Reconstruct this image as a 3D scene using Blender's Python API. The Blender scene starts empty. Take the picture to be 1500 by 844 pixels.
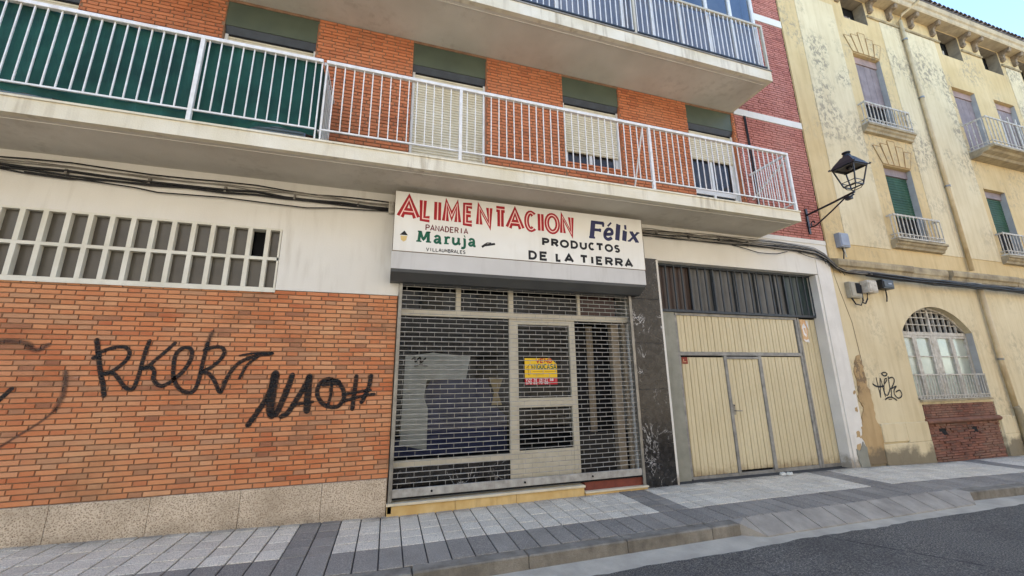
import bpy, bmesh, math, random
from mathutils import Vector, Matrix
random.seed(7)
R = math.radians
scene = bpy.context.scene
COL = scene.collection

# ------------------------------------------------------------------ camera, sky, sun, exposure
cam_d = bpy.data.cameras.new('camera'); cam = bpy.data.objects.new('camera', cam_d); COL.objects.link(cam)
cam_d.sensor_width = 36.0; cam_d.lens = 579.48 / 1500 * 36; cam_d.clip_start = 0.05; cam_d.clip_end = 2000
cr = Vector((0.95637735, -0.29187523, -0.0122971)); cu = Vector((-0.05508172, -0.22150355, 0.97360268)); cf = Vector((0.28689436, 0.9304542, 0.22791797))
CAM = Vector((0.0, -5.7, 1.62))
cam.matrix_world = Matrix(((cr.x, cu.x, -cf.x, CAM.x), (cr.y, cu.y, -cf.y, CAM.y), (cr.z, cu.z, -cf.z, CAM.z), (0, 0, 0, 1)))
scene.camera = cam

SUN_ELEV, SUN_AZ = 52.0, -42.0          # the sun stands behind the facades; azimuth clockwise from +Y
world = bpy.data.worlds.new('World'); scene.world = world; world.use_nodes = True
wn = world.node_tree.nodes; wl = world.node_tree.links
sky = wn.new('ShaderNodeTexSky'); sky.sky_type = 'NISHITA'; sky.sun_disc = False
sky.sun_elevation = R(SUN_ELEV); sky.sun_rotation = R(SUN_AZ); sky.air_density = 1.0; sky.dust_density = 0.3; sky.ozone_density = 3.0
bg = wn['Background']; bg.inputs['Strength'].default_value = 0.15
wl.new(sky.outputs[0], bg.inputs['Color'])
sun_d = bpy.data.lights.new('sun', 'SUN'); sun_d.energy = 3.8; sun_d.angle = R(0.5); sun_d.color = (1.0, 0.93, 0.83)
sun = bpy.data.objects.new('sun', sun_d); COL.objects.link(sun)
sd = Vector((math.sin(R(SUN_AZ)) * math.cos(R(SUN_ELEV)), math.cos(R(SUN_AZ)) * math.cos(R(SUN_ELEV)), math.sin(R(SUN_ELEV))))
sun.rotation_euler = sd.to_track_quat('Z', 'Y').to_euler()
vs = scene.view_settings
vs.view_transform = 'Standard'; vs.look = 'None'; vs.gamma = 1.0; vs.exposure = 2.12; vs.use_curve_mapping = False
scene.cycles.max_bounces = 6; scene.cycles.diffuse_bounces = 3; scene.cycles.transparent_max_bounces = 16
scene.cycles.use_denoising = True

# ------------------------------------------------------------------ helpers
def lin(c):
    return tuple(((v / 255) / 12.92 if v / 255 <= 0.04045 else ((v / 255 + 0.055) / 1.055) ** 2.4) for v in c) + (1.0,)

class MB:
    """collects geometry for ONE mesh object"""
    def __init__(s): s.v = []; s.f = []; s.a = []
    def face(s, pts):
        n = len(s.v); s.v += [tuple(p) for p in pts]; s.f.append(tuple(range(n, n + len(pts)))); return s
    def box(s, x0, x1, y0, y1, z0, z1):
        n = len(s.v)
        s.v += [(x0, y0, z0), (x1, y0, z0), (x1, y1, z0), (x0, y1, z0), (x0, y0, z1), (x1, y0, z1), (x1, y1, z1), (x0, y1, z1)]
        s.f += [(n, n+3, n+2, n+1), (n+4, n+5, n+6, n+7), (n, n+1, n+5, n+4), (n+1, n+2, n+6, n+5), (n+2, n+3, n+7, n+6), (n+3, n, n+4, n+7)]
        return s
    def prism(s, poly, y0, y1):            # polygon in XZ (counter-clockwise seen from the street), from y0 (front) to y1
        n = len(s.v); k = len(poly)
        s.v += [(x, y0, z) for x, z in poly] + [(x, y1, z) for x, z in poly]
        s.f.append(tuple(range(n, n+k))); s.f.append(tuple(range(n+2*k-1, n+k-1, -1)))
        for i in range(k):
            j = (i+1) % k; s.f.append((n+i, n+k+i, n+k+j, n+j))
        return s
    def profile_x(s, prof, x0, x1):        # profile in YZ swept along X
        n = len(s.v); k = len(prof)
        s.v += [(x0, y, z) for y, z in prof] + [(x1, y, z) for y, z in prof]
        s.f.append(tuple(range(n, n+k))); s.f.append(tuple(range(n+2*k-1, n+k-1, -1)))
        for i in range(k):
            j = (i+1) % k; s.f.append((n+i, n+k+i, n+k+j, n+j))
        return s
    def profile_z(s, prof, z0, z1):        # profile in XY swept along Z
        n = len(s.v); k = len(prof)
        s.v += [(x, y, z0) for x, y in prof] + [(x, y, z1) for x, y in prof]
        s.f.append(tuple(range(n+k-1, n-1, -1))); s.f.append(tuple(range(n+k, n+2*k)))
        for i in range(k):
            j = (i+1) % k; s.f.append((n+i, n+j, n+k+j, n+k+i))
        return s
    def tube(s, pts, r, n=6, caps=True):
        pts = [Vector(p) for p in pts]; rs = r if isinstance(r, (list, tuple)) else [r] * len(pts)
        base = len(s.v); up = Vector((0, 0, 1))
        for i, p in enumerate(pts):
            d = (pts[min(i+1, len(pts)-1)] - pts[max(i-1, 0)]).normalized()
            ref = up if abs(d.z) < 0.9 else Vector((1, 0, 0))
            a = d.cross(ref).normalized(); b = a.cross(d).normalized()
            for k in range(n):
                t = 2 * math.pi * (k + 0.5) / n
                s.v.append(tuple(p + a * (math.cos(t) * rs[i]) + b * (math.sin(t) * rs[i])))
        for i in range(len(pts) - 1):
            for k in range(n):
                k2 = (k+1) % n
                s.f.append((base + i*n + k, base + (i+1)*n + k, base + (i+1)*n + k2, base + i*n + k2))
        if caps:
            s.f.append(tuple(base + k for k in range(n))); e = base + (len(pts)-1)*n
            s.f.append(tuple(e + k for k in reversed(range(n))))
        return s
    def bar(s, p, q, wx, wy):              # rectangular bar between two points
        p = Vector(p); q = Vector(q); d = (q-p).normalized()
        ref = Vector((0, 0, 1)) if abs(d.z) < 0.9 else Vector((0, 1, 0))
        a = d.cross(ref).normalized() * (wx/2); b = a.normalized().cross(d).normalized() * (wy/2)
        n = len(s.v)
        for c in (p, q):
            s.v += [tuple(c-a-b), tuple(c+a-b), tuple(c+a+b), tuple(c-a+b)]
        s.f += [(n, n+1, n+2, n+3), (n+7, n+6, n+5, n+4)]
        for i in range(4):
            j = (i+1) % 4; s.f.append((n+i, n+4+i, n+4+j, n+j))
        return s
    def lathe(s, prof, c, n=12):           # (r, z) profile about a vertical axis
        base = len(s.v)
        for r, z in prof:
            for k in range(n):
                t = 2*math.pi*k/n; s.v.append((c[0]+r*math.cos(t), c[1]+r*math.sin(t), c[2]+z))
        for i in range(len(prof)-1):
            for k in range(n):
                k2 = (k+1) % n; s.f.append((base+i*n+k, base+i*n+k2, base+(i+1)*n+k2, base+(i+1)*n+k))
        s.f.append(tuple(base+k for k in reversed(range(n)))); e = base+(len(prof)-1)*n; s.f.append(tuple(e+k for k in range(n)))
        return s
    def mesh(s, name, material=None, fix=True):
        me = bpy.data.meshes.new(name); me.from_pydata(s.v, [], s.f)
        if fix:
            bm = bmesh.new(); bm.from_mesh(me); bmesh.ops.recalc_face_normals(bm, faces=bm.faces); bm.to_mesh(me); bm.free()
        if material: me.materials.append(material)
        me.update(); return me
    def build(s, name, material, parent=None, label=None, cat=None, group=None, kind=None, fix=True, smooth=False):
        o = bpy.data.objects.new(name, s.mesh(name, material, fix)); COL.objects.link(o)
        if smooth:
            for p in o.data.polygons: p.use_smooth = True
        if parent is not None: o.parent = parent
        tag(o, label, cat, group, kind); return o

def tag(o, label=None, cat=None, group=None, kind=None):
    if label: o['label'] = label
    if cat: o['category'] = cat
    if group: o['group'] = group
    if kind: o['kind'] = kind
    return o
def empty(name, label, cat, group=None):
    o = bpy.data.objects.new(name, None); COL.objects.link(o); o.empty_display_size = 0.1
    return tag(o, label, cat, group)
def inst(me, name, parent, loc, rot=(0, 0, 0), scale=(1, 1, 1)):
    o = bpy.data.objects.new(name, me); COL.objects.link(o); o.parent = parent
    o.location = loc; o.rotation_euler = rot; o.scale = scale; return o
def bevel(o, w=0.004, seg=2):
    m = o.modifiers.new('bevel', 'BEVEL'); m.width = w; m.segments = seg; m.limit_method = 'ANGLE'; m.angle_limit = R(40); return o
def px_size(x, y, z):                       # how large a thing shows: used to choose which pieces are single objects
    d = Vector((x, y, z)) - CAM; t = d.dot(cf)
    if t <= 0.1: return 0, 0, 0
    return 579.48 / t, 750 + 579.48 * d.dot(cr) / t, 422 - 579.48 * d.dot(cu) / t

GZ = [(-40, .55), (-8, .16), (-3.6, .07), (0, -.012), (4.7, 0.0), (8, -.02), (11, -.10), (15, -.15), (60, -.7)]
def gz(x):
    for (a, za), (b, zb) in zip(GZ, GZ[1:]):
        if x <= b: return za + (zb - za) * (x - a) / (b - a)
    return GZ[-1][1]

# ------------------------------------------------------------------ materials
class NT:
    def __init__(s, name):
        s.m = bpy.data.materials.new(name); s.m.use_nodes = True; s.t = s.m.node_tree; s.n = s.t.nodes; s.l = s.t.links
        s.b = s.n['Principled BSDF']; s.out = s.n['Material Output']; s._p = None
    def new(s, t, **k):
        n = s.n.new(t)
        for a, v in k.items(): setattr(n, a, v)
        return n
    def inp(s, node, key, v):
        if isinstance(v, bpy.types.NodeSocket): s.l.new(v, node.inputs[key])
        else: node.inputs[key].default_value = v
    def pos(s, scale=(1, 1, 1)):
        if s._p is None: s._p = s.new('ShaderNodeNewGeometry')
        m = s.new('ShaderNodeVectorMath', operation='MULTIPLY'); s.l.new(s._p.outputs['Position'], m.inputs[0]); m.inputs[1].default_value = scale
        return m.outputs[0]
    def noise(s, scale, detail=4, rough=.55, stretch=(1, 1, 1), dist=0.0):
        n = s.new('ShaderNodeTexNoise'); s.l.new(s.pos(stretch), n.inputs['Vector'])
        n.inputs['Scale'].default_value = scale; n.inputs['Detail'].default_value = detail; n.inputs['Roughness'].default_value = rough; n.inputs['Distortion'].default_value = dist
        return n.outputs['Fac']
    def voro(s, scale, stretch=(1, 1, 1), out='Distance', feature='F1'):
        n = s.new('ShaderNodeTexVoronoi', feature=feature); s.l.new(s.pos(stretch), n.inputs['Vector']); n.inputs['Scale'].default_value = scale
        return n.outputs[out]
    def ramp(s, fac, stops, interp='LINEAR'):
        n = s.new('ShaderNodeValToRGB'); n.color_ramp.interpolation = interp; e = n.color_ramp.elements
        while len(e) < len(stops): e.new(0.5)
        for el, (p, c) in zip(e, stops):
            el.position = p; el.color = c if isinstance(c, tuple) else (c, c, c, 1)
        s.l.new(fac, n.inputs[0]); return n.outputs[0]
    def math(s, op, a, b=0.0, c=None, clamp=False):
        n = s.new('ShaderNodeMath', operation=op, use_clamp=clamp); s.inp(n, 0, a); s.inp(n, 1, b)
        if c is not None: s.inp(n, 2, c)
        return n.outputs[0]
    def mix(s, fac, a, b, mode='MIX'):
        n = s.new('ShaderNodeMix', data_type='RGBA', blend_type=mode); s.inp(n, 0, fac); s.inp(n, 6, a); s.inp(n, 7, b); return n.outputs[2]
    def sep(s, axis):
        n = s.new('ShaderNodeSeparateXYZ'); s.l.new(s.pos(), n.inputs[0]); return n.outputs[axis]
    def rnd(s):                             # one random number per piece: per object and per loose island
        if s._p is None: s._p = s.new('ShaderNodeNewGeometry')
        oi = s.new('ShaderNodeObjectInfo')
        return s.math('FRACT', s.math('ADD', oi.outputs['Random'], s._p.outputs['Random Per Island']))
    def bump(s, h, strength=.3, dist=.01):
        n = s.new('ShaderNodeBump'); n.inputs['Strength'].default_value = strength; n.inputs['Distance'].default_value = dist
        s.l.new(h, n.inputs['Height']); s.l.new(n.outputs[0], s.b.inputs['Normal'])
    def done(s, color, rough=.8, spec=.3, metal=0.0):
        s.inp(s.b, 'Base Color', color); s.inp(s.b, 'Roughness', rough); s.inp(s.b, 'Specular IOR Level', spec); s.inp(s.b, 'Metallic', metal)
        return s.m

def plain(name, c, c2=None, rough=.7, scale=4, spec=.3, metal=0.0, bump=0.0, bscale=60, streak=None, fine=0.12, foot=None):
    """one paint or stone colour with mottling, optional vertical run-off streaks and fine relief"""
    t = NT(name); A = lin(c); B = lin(c2 if c2 else tuple(int(v * .82) for v in c))
    col = t.mix(t.ramp(t.noise(scale, 3, .6), [(.32, 0.0), (.68, 1.0)]), A, B)
    if fine: col = t.mix(t.math('MULTIPLY', t.noise(90, 1), fine), col, lin(tuple(int(v * .5) for v in c)))
    if streak:
        m = t.math('MULTIPLY', t.ramp(t.noise(9, 3, .6, (1, 1, .12)), [(.5, 0.0), (.75, 1.0)]), t.ramp(t.noise(1.1, 1), [(.4, 0.0), (.65, 1.0)]))
        col = t.mix(t.math('MULTIPLY', m, streak[1]), col, lin(streak[0]))
    if foot:                                # splashed dirt with a ragged upper edge near the pavement
        sp = t.ramp(t.math('ADD', t.sep(2), t.math('MULTIPLY', t.noise(5, 5, .7), .55)), [(.30, 1.0), (.46, 0.0)])
        col = t.mix(t.math('MULTIPLY', sp, foot[1]), col, lin(foot[0]))
    if bump: t.bump(t.noise(bscale, 2, .6), bump, .01)
    return t.done(col, rough, spec, metal)

def brick_mat(name, stops, dust, dust_amt=.35, chip=(200, 170, 150)):
    t = NT(name); r = t.rnd()
    col = t.ramp(r, [(p, lin(c)) for p, c in stops])
    col = t.mix(t.math('MULTIPLY', t.noise(38, 3, .65), .30), col, lin(tuple(int(v * .66) for v in stops[len(stops)//2][1])))
    col = t.mix(t.math('MULTIPLY', t.ramp(t.noise(.9, 5, .6), [(.42, 0.0), (.7, 1.0)]), dust_amt), col, lin(dust))
    col = t.mix(t.math('MULTIPLY', t.ramp(t.noise(5, 6, .7, (.5, 1, 1)), [(.66, 0.0), (.76, 1.0)]), .5), col, lin(chip))
    soot = t.math('MULTIPLY', t.ramp(t.noise(1.5, 5, .65, (.6, 1, 1)), [(.52, 0.0), (.74, 1.0)]), .5)
    col = t.mix(soot, col, lin(tuple(int(v * .52) for v in stops[1][1])))
    t.bump(t.noise(70, 2, .7), .6, .008)
    return t.done(col, .88, .2)

M = {}
M['brick'] = brick_mat('orange_brick', [(0, (186, 104, 66)), (.18, (200, 120, 76)), (.36, (210, 138, 92)), (.5, (196, 112, 68)), (.64, (212, 154, 112)), (.78, (202, 126, 82)), (.9, (186, 136, 102)), (1, (150, 94, 68))], (202, 160, 116), .45)
M['brick_up'] = brick_mat('orange_pier_brick', [(0, (188, 112, 74)), (.4, (200, 124, 84)), (.7, (192, 116, 76)), (1, (172, 102, 70))], (196, 142, 106), .3)
M['brick_red'] = brick_mat('red_brick', [(0, (176, 112, 98)), (.4, (192, 126, 110)), (.7, (182, 116, 102)), (1, (162, 102, 90))], (200, 152, 136), .4)
M['brick_old'] = brick_mat('old_red_brick', [(0, (124, 82, 66)), (.4, (144, 98, 80)), (.7, (116, 80, 66)), (1, (106, 84, 72))], (160, 128, 106), .6, (196, 172, 164))
M['mortar'] = plain('brown_mortar', (146, 114, 88), (122, 92, 70), .95, 8, bump=.4)
M['mortar_red'] = plain('red_mortar', (140, 94, 80), (120, 80, 68), .95, 8, bump=.3)
M['white'] = plain('cream_white_plaster', (224, 219, 206), (214, 208, 194), .85, .8, bump=.12, bscale=45, streak=((150, 136, 112), .3))
M['pillar'] = plain('peeling_white_paint', (226, 220, 208), (210, 204, 192), .85, 2, bump=.2, streak=((160, 150, 132), .35), foot=((128, 116, 96), .8))
M['soffit'] = plain('grey_balcony_soffit', (214, 207, 192), (192, 184, 168), .9, .9, bump=.15, streak=((150, 138, 118), .4))
M['fascia'] = plain('cream_balcony_edge', (226, 219, 198), (210, 200, 172), .85, 1.4, bump=.2, streak=((120, 100, 70), .8))
M['floorcap'] = plain('grey_slab_cap', (150, 146, 136), (118, 112, 102), .9, 6)
M['whitemetal'] = plain('white_painted_metal', (232, 230, 224), (214, 210, 200), .45, 12, spec=.5, streak=((170, 130, 90), .35))
M['greenbox'] = plain('olive_green_lintel', (84, 92, 74), (68, 76, 62), .6, 1.2, spec=.4)
M['blind'] = plain('beige_roller_blind', (214, 206, 182), (198, 188, 160), .6, 2, spec=.4, streak=((150, 134, 104), .45))
M['alu'] = plain('white_aluminium', (222, 220, 212), (206, 202, 192), .4, 5, spec=.5)
M['beigealu'] = plain('beige_aluminium', (196, 186, 162), (180, 170, 146), .45, 5, spec=.5)
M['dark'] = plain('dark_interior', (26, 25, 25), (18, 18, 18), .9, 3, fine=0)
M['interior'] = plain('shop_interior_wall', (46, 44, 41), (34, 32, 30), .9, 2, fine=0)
M['steel'] = plain('galvanised_steel', (150, 146, 136), (122, 118, 110), .42, 9, spec=.5, metal=.55, streak=((110, 84, 60), .3))
M['bar_steel'] = plain('worn_shutter_steel', (180, 176, 167), (140, 136, 127), .45, 9, spec=.5, metal=.15, streak=((110, 84, 60), .4))
M['box'] = plain('grey_shutter_housing', (202, 198, 190), (190, 186, 178), .5, 1.4, spec=.4, streak=((140, 130, 116), .4))
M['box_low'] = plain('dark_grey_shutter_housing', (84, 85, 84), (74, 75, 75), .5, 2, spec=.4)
M['sign'] = plain('cream_sign_board', (230, 227, 216), (222, 217, 204), .5, 1.5, spec=.4, streak=((170, 160, 130), .25), fine=.05)
M['sign_edge'] = plain('brown_sign_edge', (120, 104, 82), (90, 76, 60), .6)
M['red'] = plain('sign_red', (164, 28, 34), (150, 22, 30), .6, fine=0)
M['pink'] = plain('sign_pale_inline', (238, 200, 190), (232, 190, 180), .6, fine=0)
M['green'] = plain('sign_green', (22, 92, 66), (16, 80, 56), .6, fine=0)
M['navy'] = plain('sign_navy', (34, 38, 74), (52, 52, 84), .6, 5, fine=0)
M['black'] = plain('sign_black', (24, 24, 24), (34, 32, 30), .6, fine=0)
M['maroon'] = plain('sign_maroon', (110, 40, 38), (100, 34, 34), .6, fine=0)
M['skin'] = plain('sign_face', (216, 190, 130), (206, 176, 112), .6, fine=0)
M['yellowp'] = plain('poster_yellow', (240, 196, 40), (232, 186, 34), .5, fine=0)
M['redp'] = plain('poster_red', (190, 28, 40), (176, 22, 34), .5, fine=0)
M['whitep'] = plain('poster_white', (236, 232, 226), None, .5, fine=0)
M['orangep'] = plain('poster_orange', (200, 146, 92), (214, 188, 150), .8, 30, fine=0)
M['paper'] = plain('white_paper', (208, 206, 194), (188, 186, 172), .8, 5)
M['entrance'] = plain('brown_grey_door_post', (142, 128, 106), (118, 108, 92), .6)
M['tanpaper'] = plain('tan_paper', (188, 164, 116), (160, 136, 92), .8, 12)
M['blue'] = plain('dark_blue_sheet', (36, 44, 90), (26, 33, 68), .5, 2, spec=.4)
M['cream'] = plain('cream_garage_panel', (204, 189, 152), (194, 178, 140), .5, 1.2, spec=.4, streak=((140, 120, 86), .25), fine=.05, foot=((120, 92, 60), .55))
M['gframe'] = plain('grey_door_frame', (150, 146, 136), (116, 113, 106), .5, 8, spec=.4)
M['greyplaster'] = plain('grey_green_plaster', (150, 148, 134), (132, 130, 116), .9, 4, bump=.3, streak=((96, 92, 80), .5))
M['bargrey'] = plain('dark_grey_bars', (58, 64, 68), (46, 50, 54), .55, 6, spec=.4)
M['pane_grey'] = plain('dusty_grey_pane', (92, 90, 85), (78, 76, 71), .35, 3, spec=.5)
M['pane_green'] = plain('dark_green_pane', (44, 62, 60), (38, 52, 50), .35, 3, spec=.5)
M['pane_brown'] = plain('brown_pane', (58, 38, 26), (44, 28, 20), .35, 3, spec=.5)
M['lattice'] = plain('white_concrete_lattice', (222, 217, 200), (208, 202, 182), .85, 3, bump=.15, streak=((160, 146, 116), .3))
M['lattice_pane'] = plain('dusty_lattice_glass', (88, 82, 70), (74, 68, 58), .3, 2.5, spec=.5, fine=.25)
M['screen'] = plain('dark_green_cloth', (30, 78, 68), (18, 56, 50), .85, 3, bump=.3, bscale=25)
M['iron'] = plain('black_iron', (26, 27, 30), (36, 36, 38), .45, 9, spec=.5)
M['cable'] = plain('black_cable', (28, 27, 27), (44, 42, 40), .6, 6)
M['cable_grey'] = plain('grey_cable', (150, 143, 130), (108, 102, 92), .7, 6)
M['greybox'] = plain('grey_plastic_box', (150, 156, 166), (136, 142, 152), .5, 6)
M['beigebox'] = plain('beige_meter_box', (168, 160, 140), (144, 136, 118), .6, 6)
M['travertine'] = plain('honey_stone_step', (214, 184, 126), (196, 160, 98), .7, 4, bump=.2, streak=((120, 90, 54), .5))
M['stepcap'] = plain('pale_stone_cap', (216, 202, 172), (198, 182, 150), .7, 5, bump=.2)
M['terracotta'] = plain('red_tile_threshold', (124, 62, 46), (98, 50, 38), .6, 8)
M['kerb'] = plain('granite_kerb', (150, 142, 127), (112, 105, 93), .85, 5, bump=.5, bscale=90, fine=.5, streak=((70, 62, 50), .6))
M['gutter'] = plain('concrete_gutter', (192, 182, 162), (166, 157, 140), .9, 3, bump=.3, bscale=70, fine=.25)
M['ramp'] = plain('pale_granite_ramp', (174, 165, 149), (140, 132, 119), .85, 3, bump=.4, bscale=90, fine=.4, streak=((110, 102, 90), .4))
M['pavebed'] = plain('paving_joint_grit', (74, 72, 68), (60, 58, 54), .95, 9, bump=.4)
M['oldgreen'] = plain('green_slat_blind', (48, 84, 62), (34, 66, 48), .7, 2, streak=((96, 112, 92), .5))
M['oldblind'] = plain('weathered_grey_blind', (146, 132, 128), (124, 110, 106), .8, 3, streak=((90, 80, 78), .5))
M['oldwhite'] = plain('flaking_white_paint', (204, 197, 182), (164, 154, 136), .7, 12, bump=.3)
M['palepane'] = plain('curtained_pane', (172, 176, 160), (148, 154, 140), .2, 2.5, spec=.5)
M['stone_ledge'] = plain('weathered_stone_ledge', (180, 164, 130), (138, 124, 98), .9, 4, bump=.4, streak=((84, 74, 58), .6))
M['cornice'] = plain('weathered_cornice', (198, 180, 146), (170, 154, 126), .9, 3, bump=.3, streak=((110, 92, 68), .5))
M['corbel'] = plain('grey_stone_corbel', (150, 132, 108), (112, 98, 80), .9, 12, bump=.4)
M['rooftile'] = plain('grey_roof_tile', (118, 108, 100), (92, 86, 82), .9, 9, bump=.4)
M['reveal'] = plain('grey_blue_reveal', (172, 170, 162), (154, 152, 146), .9, 3)
M['oldreveal'] = plain('dirty_grey_reveal', (150, 138, 116), (120, 110, 94), .9, 5)
M['pipe'] = plain('ochre_downpipe', (206, 184, 142), (184, 160, 118), .6, 4, streak=((110, 80, 50), .5))
M['joint'] = plain('brown_painted_line', (158, 122, 74), (140, 106, 62), .9, 9)
M['roof'] = plain('flat_roof', (120, 112, 104), None, .9)

def m_tile(name, a, b, speck, amt):
    t = NT(name); col = t.mix(t.rnd(), lin(a), lin(b))
    col = t.mix(t.math('MULTIPLY', t.ramp(t.noise(85, 4, .8), [(.48, 0.0), (.6, 1.0)]), amt), col, lin(speck))
    col = t.mix(t.math('MULTIPLY', t.ramp(t.noise(1.6, 6, .65), [(.45, 0.0), (.72, 1.0)]), .45), col, lin(tuple(int(v * .68) for v in a)))
    gum = t.math('MULTIPLY', t.ramp(t.voro(5.5), [(.05, 1.0), (.085, 0.0)]), t.ramp(t.noise(2.3, 1), [(.5, 0.0), (.56, 1.0)]))
    col = t.mix(t.math('MULTIPLY', gum, .55), col, lin((70, 68, 66)))
    dirt = t.math('MULTIPLY', t.ramp(t.math('ADD', t.sep(1), t.math('MULTIPLY', t.noise(4, 3, .6), .5)), [(.05, 0.0), (.30, 1.0)]), .65)
    col = t.mix(dirt, col, lin((76, 70, 62)))
    t.bump(t.noise(140, 2), .35, .005); return t.done(col, .8, .3)
M['tile_light'] = m_tile('light_granite_tile', (228, 216, 192), (208, 196, 174), (132, 123, 110), .8)
M['tile_dark'] = m_tile('dark_granite_slab', (138, 130, 117), (114, 107, 97), (182, 173, 158), .6)

def m_asphalt():
    t = NT('asphalt'); col = t.mix(t.ramp(t.noise(75, 4, .85), [(.47, 0.0), (.64, 1.0)]), lin((68, 65, 60)), lin((162, 154, 141)))
    col = t.mix(t.math('MULTIPLY', t.ramp(t.noise(.55, 4, .6), [(.42, 0.0), (.62, 1.0)]), .45), col, lin((64, 61, 57)))
    col = t.mix(t.math('MULTIPLY', t.ramp(t.noise(1.1, 4, .65, (.25, 1.6, 1)), [(.55, 0.0), (.72, 1.0)]), .35), col, lin((120, 117, 112)))
    ck = t.new('ShaderNodeTexVoronoi', feature='DISTANCE_TO_EDGE'); t.l.new(t.pos((.55, .8, 1)), ck.inputs['Vector']); ck.inputs['Scale'].default_value = .8
    wob = t.math('ADD', ck.outputs['Distance'], t.math('MULTIPLY', t.math('SUBTRACT', t.noise(6, 4, .7), .5), .05))
    crack = t.math('MULTIPLY', t.ramp(t.math('ABSOLUTE', wob), [(.0, 1.0), (.012, 0.0)]), t.ramp(t.noise(.5, 1), [(.5, 0.0), (.6, .8)]))
    col = t.mix(crack, col, lin((40, 39, 38)))
    t.bump(t.noise(120, 3), .9, .016); return t.done(col, .85, .3)
M['asphalt'] = m_asphalt()
def m_granite():
    t = NT('speckled_granite'); v = t.math('ADD', t.math('MULTIPLY', t.voro(62), .8), t.math('MULTIPLY', t.math('SUBTRACT', t.noise(75, 3, .8), .5), .8))
    col = t.ramp(v, [(.04, lin((88, 72, 58))), (.2, lin((162, 142, 118))), (.5, lin((204, 186, 160)))])
    col = t.mix(t.ramp(t.noise(2.2, 5), [(.4, 0.0), (.7, .5)]), col, lin((134, 116, 92)))
    low = t.math('MULTIPLY', t.ramp(t.noise(3, 5, .6), [(.4, .2), (.7, 1.0)]), t.ramp(t.sep(2), [(.02, 1.0), (.16, 0.0)]))
    col = t.mix(t.math('MULTIPLY', low, .55), col, lin((84, 72, 58)))
    t.bump(v, .4, .006); return t.done(col, .75, .3)
M['granite'] = m_granite()
def m_marble():
    t = NT('black_marble'); n1 = t.noise(2.6, 9, .66, (1, 1, 1), .9)
    vein = t.ramp(t.math('ABSOLUTE', t.math('SUBTRACT', n1, .5)), [(0, 1.0), (.005, .6), (.012, 0.0)])
    gate = t.ramp(t.noise(2.1, 4, .6), [(.53, 0.0), (.68, .9)])
    col = t.mix(t.ramp(t.noise(11, 6, .65), [(.4, 0.0), (.75, 1.0)]), lin((20, 19, 19)), lin((58, 55, 51)))
    col = t.mix(t.math('MULTIPLY', vein, gate), col, lin((226, 222, 216)))
    sc = t.ramp(t.noise(22, 4, .7, (3, 1, .25)), [(.70, 0.0), (.75, .6)])
    sg = t.ramp(t.noise(1.3, 2), [(.5, 0.0), (.6, 1.0)])
    col = t.mix(t.math('MULTIPLY', sc, sg), col, lin((170, 166, 160)))
    return t.done(col, .22, .5)
M['marble'] = m_marble()
def m_yellow(name, a, b, peel, peel_amt, lo=.56):
    t = NT(name); col = t.mix(t.ramp(t.noise(.8, 6, .6), [(.35, 0.0), (.66, 1.0)]), lin(a), lin(b))
    col = t.mix(t.math('MULTIPLY', t.ramp(t.noise(7, 5, .6, (1, 1, .1)), [(.46, 0.0), (.75, 1.0)]), .35), col, lin((b[0] * .78, b[1] * .72, b[2] * .66)))
    # flaked paint: mottled patches, thickest on the upper storeys
    z = t.ramp(t.math('MULTIPLY', t.sep(2), 1 / 12.0), [(.0, .5), (.3, .25), (.55, .5), (.78, 1.0), (.95, .6)])
    big = t.ramp(t.noise(.75, 3, .5), [(.47, 0.0), (.6, 1.0)])
    fl = t.ramp(t.noise(9, 7, .72, (1, 1, .8), .4), [(lo, 0.0), (lo + .07, 1.0)])
    pf = t.math('MULTIPLY', t.math('MULTIPLY', fl, big), t.math('MULTIPLY', z, peel_amt), clamp=True)
    col = t.mix(pf, col, lin(peel))
    # damp and dirt rising from the pavement with a ragged upper edge
    damp = t.ramp(t.math('ADD', t.sep(2), t.math('MULTIPLY', t.noise(2.2, 6, .65), .9)), [(.56, 1.0), (.72, 0.0)])
    col = t.mix(t.math('MULTIPLY', damp, .8), col, lin((96, 88, 74)))
    col = t.mix(t.math('MULTIPLY', t.noise(80, 3), .12), col, lin((110, 90, 60)))
    t.bump(t.math('ADD', t.noise(40, 5, .6), t.math('MULTIPLY', pf, -1.2)), .3, .008)
    return t.done(col, .9, .2)
M['yellow'] = m_yellow('ochre_yellow_render', (212, 188, 140), (198, 172, 122), (160, 146, 118), 1.1, .5)
M['pale'] = m_yellow('pale_yellow_render', (218, 202, 164), (206, 188, 148), (154, 142, 118), 1.3, .485)
M['ochre'] = m_yellow('bare_ochre_render', (186, 158, 114), (164, 134, 92), (128, 108, 82), 3.0, .48)

def m_glass(name, tint=(.8, .85, .85, 1), refl=.16):
    t = NT(name); t.n.remove(t.b)
    tr = t.new('ShaderNodeBsdfTransparent'); tr.inputs[0].default_value = tint
    gl = t.new('ShaderNodeBsdfGlossy'); gl.inputs['Roughness'].default_value = .03; gl.inputs[0].default_value = (.9, .93, .95, 1)
    fr = t.new('ShaderNodeFresnel'); fr.inputs[0].default_value = 1.5
    mx = t.new('ShaderNodeMixShader'); t.l.new(t.math('MULTIPLY', fr.outputs[0], refl), mx.inputs[0]); t.l.new(tr.outputs[0], mx.inputs[1]); t.l.new(gl.outputs[0], mx.inputs[2])
    t.l.new(mx.outputs[0], t.out.inputs[0]); return t.m
M['glass'] = m_glass('shop_glass', (.62, .65, .68, 1), .55)
M['glass_up'] = m_glass('balcony_glazing', (.55, .6, .66, 1), 2.0)

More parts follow.
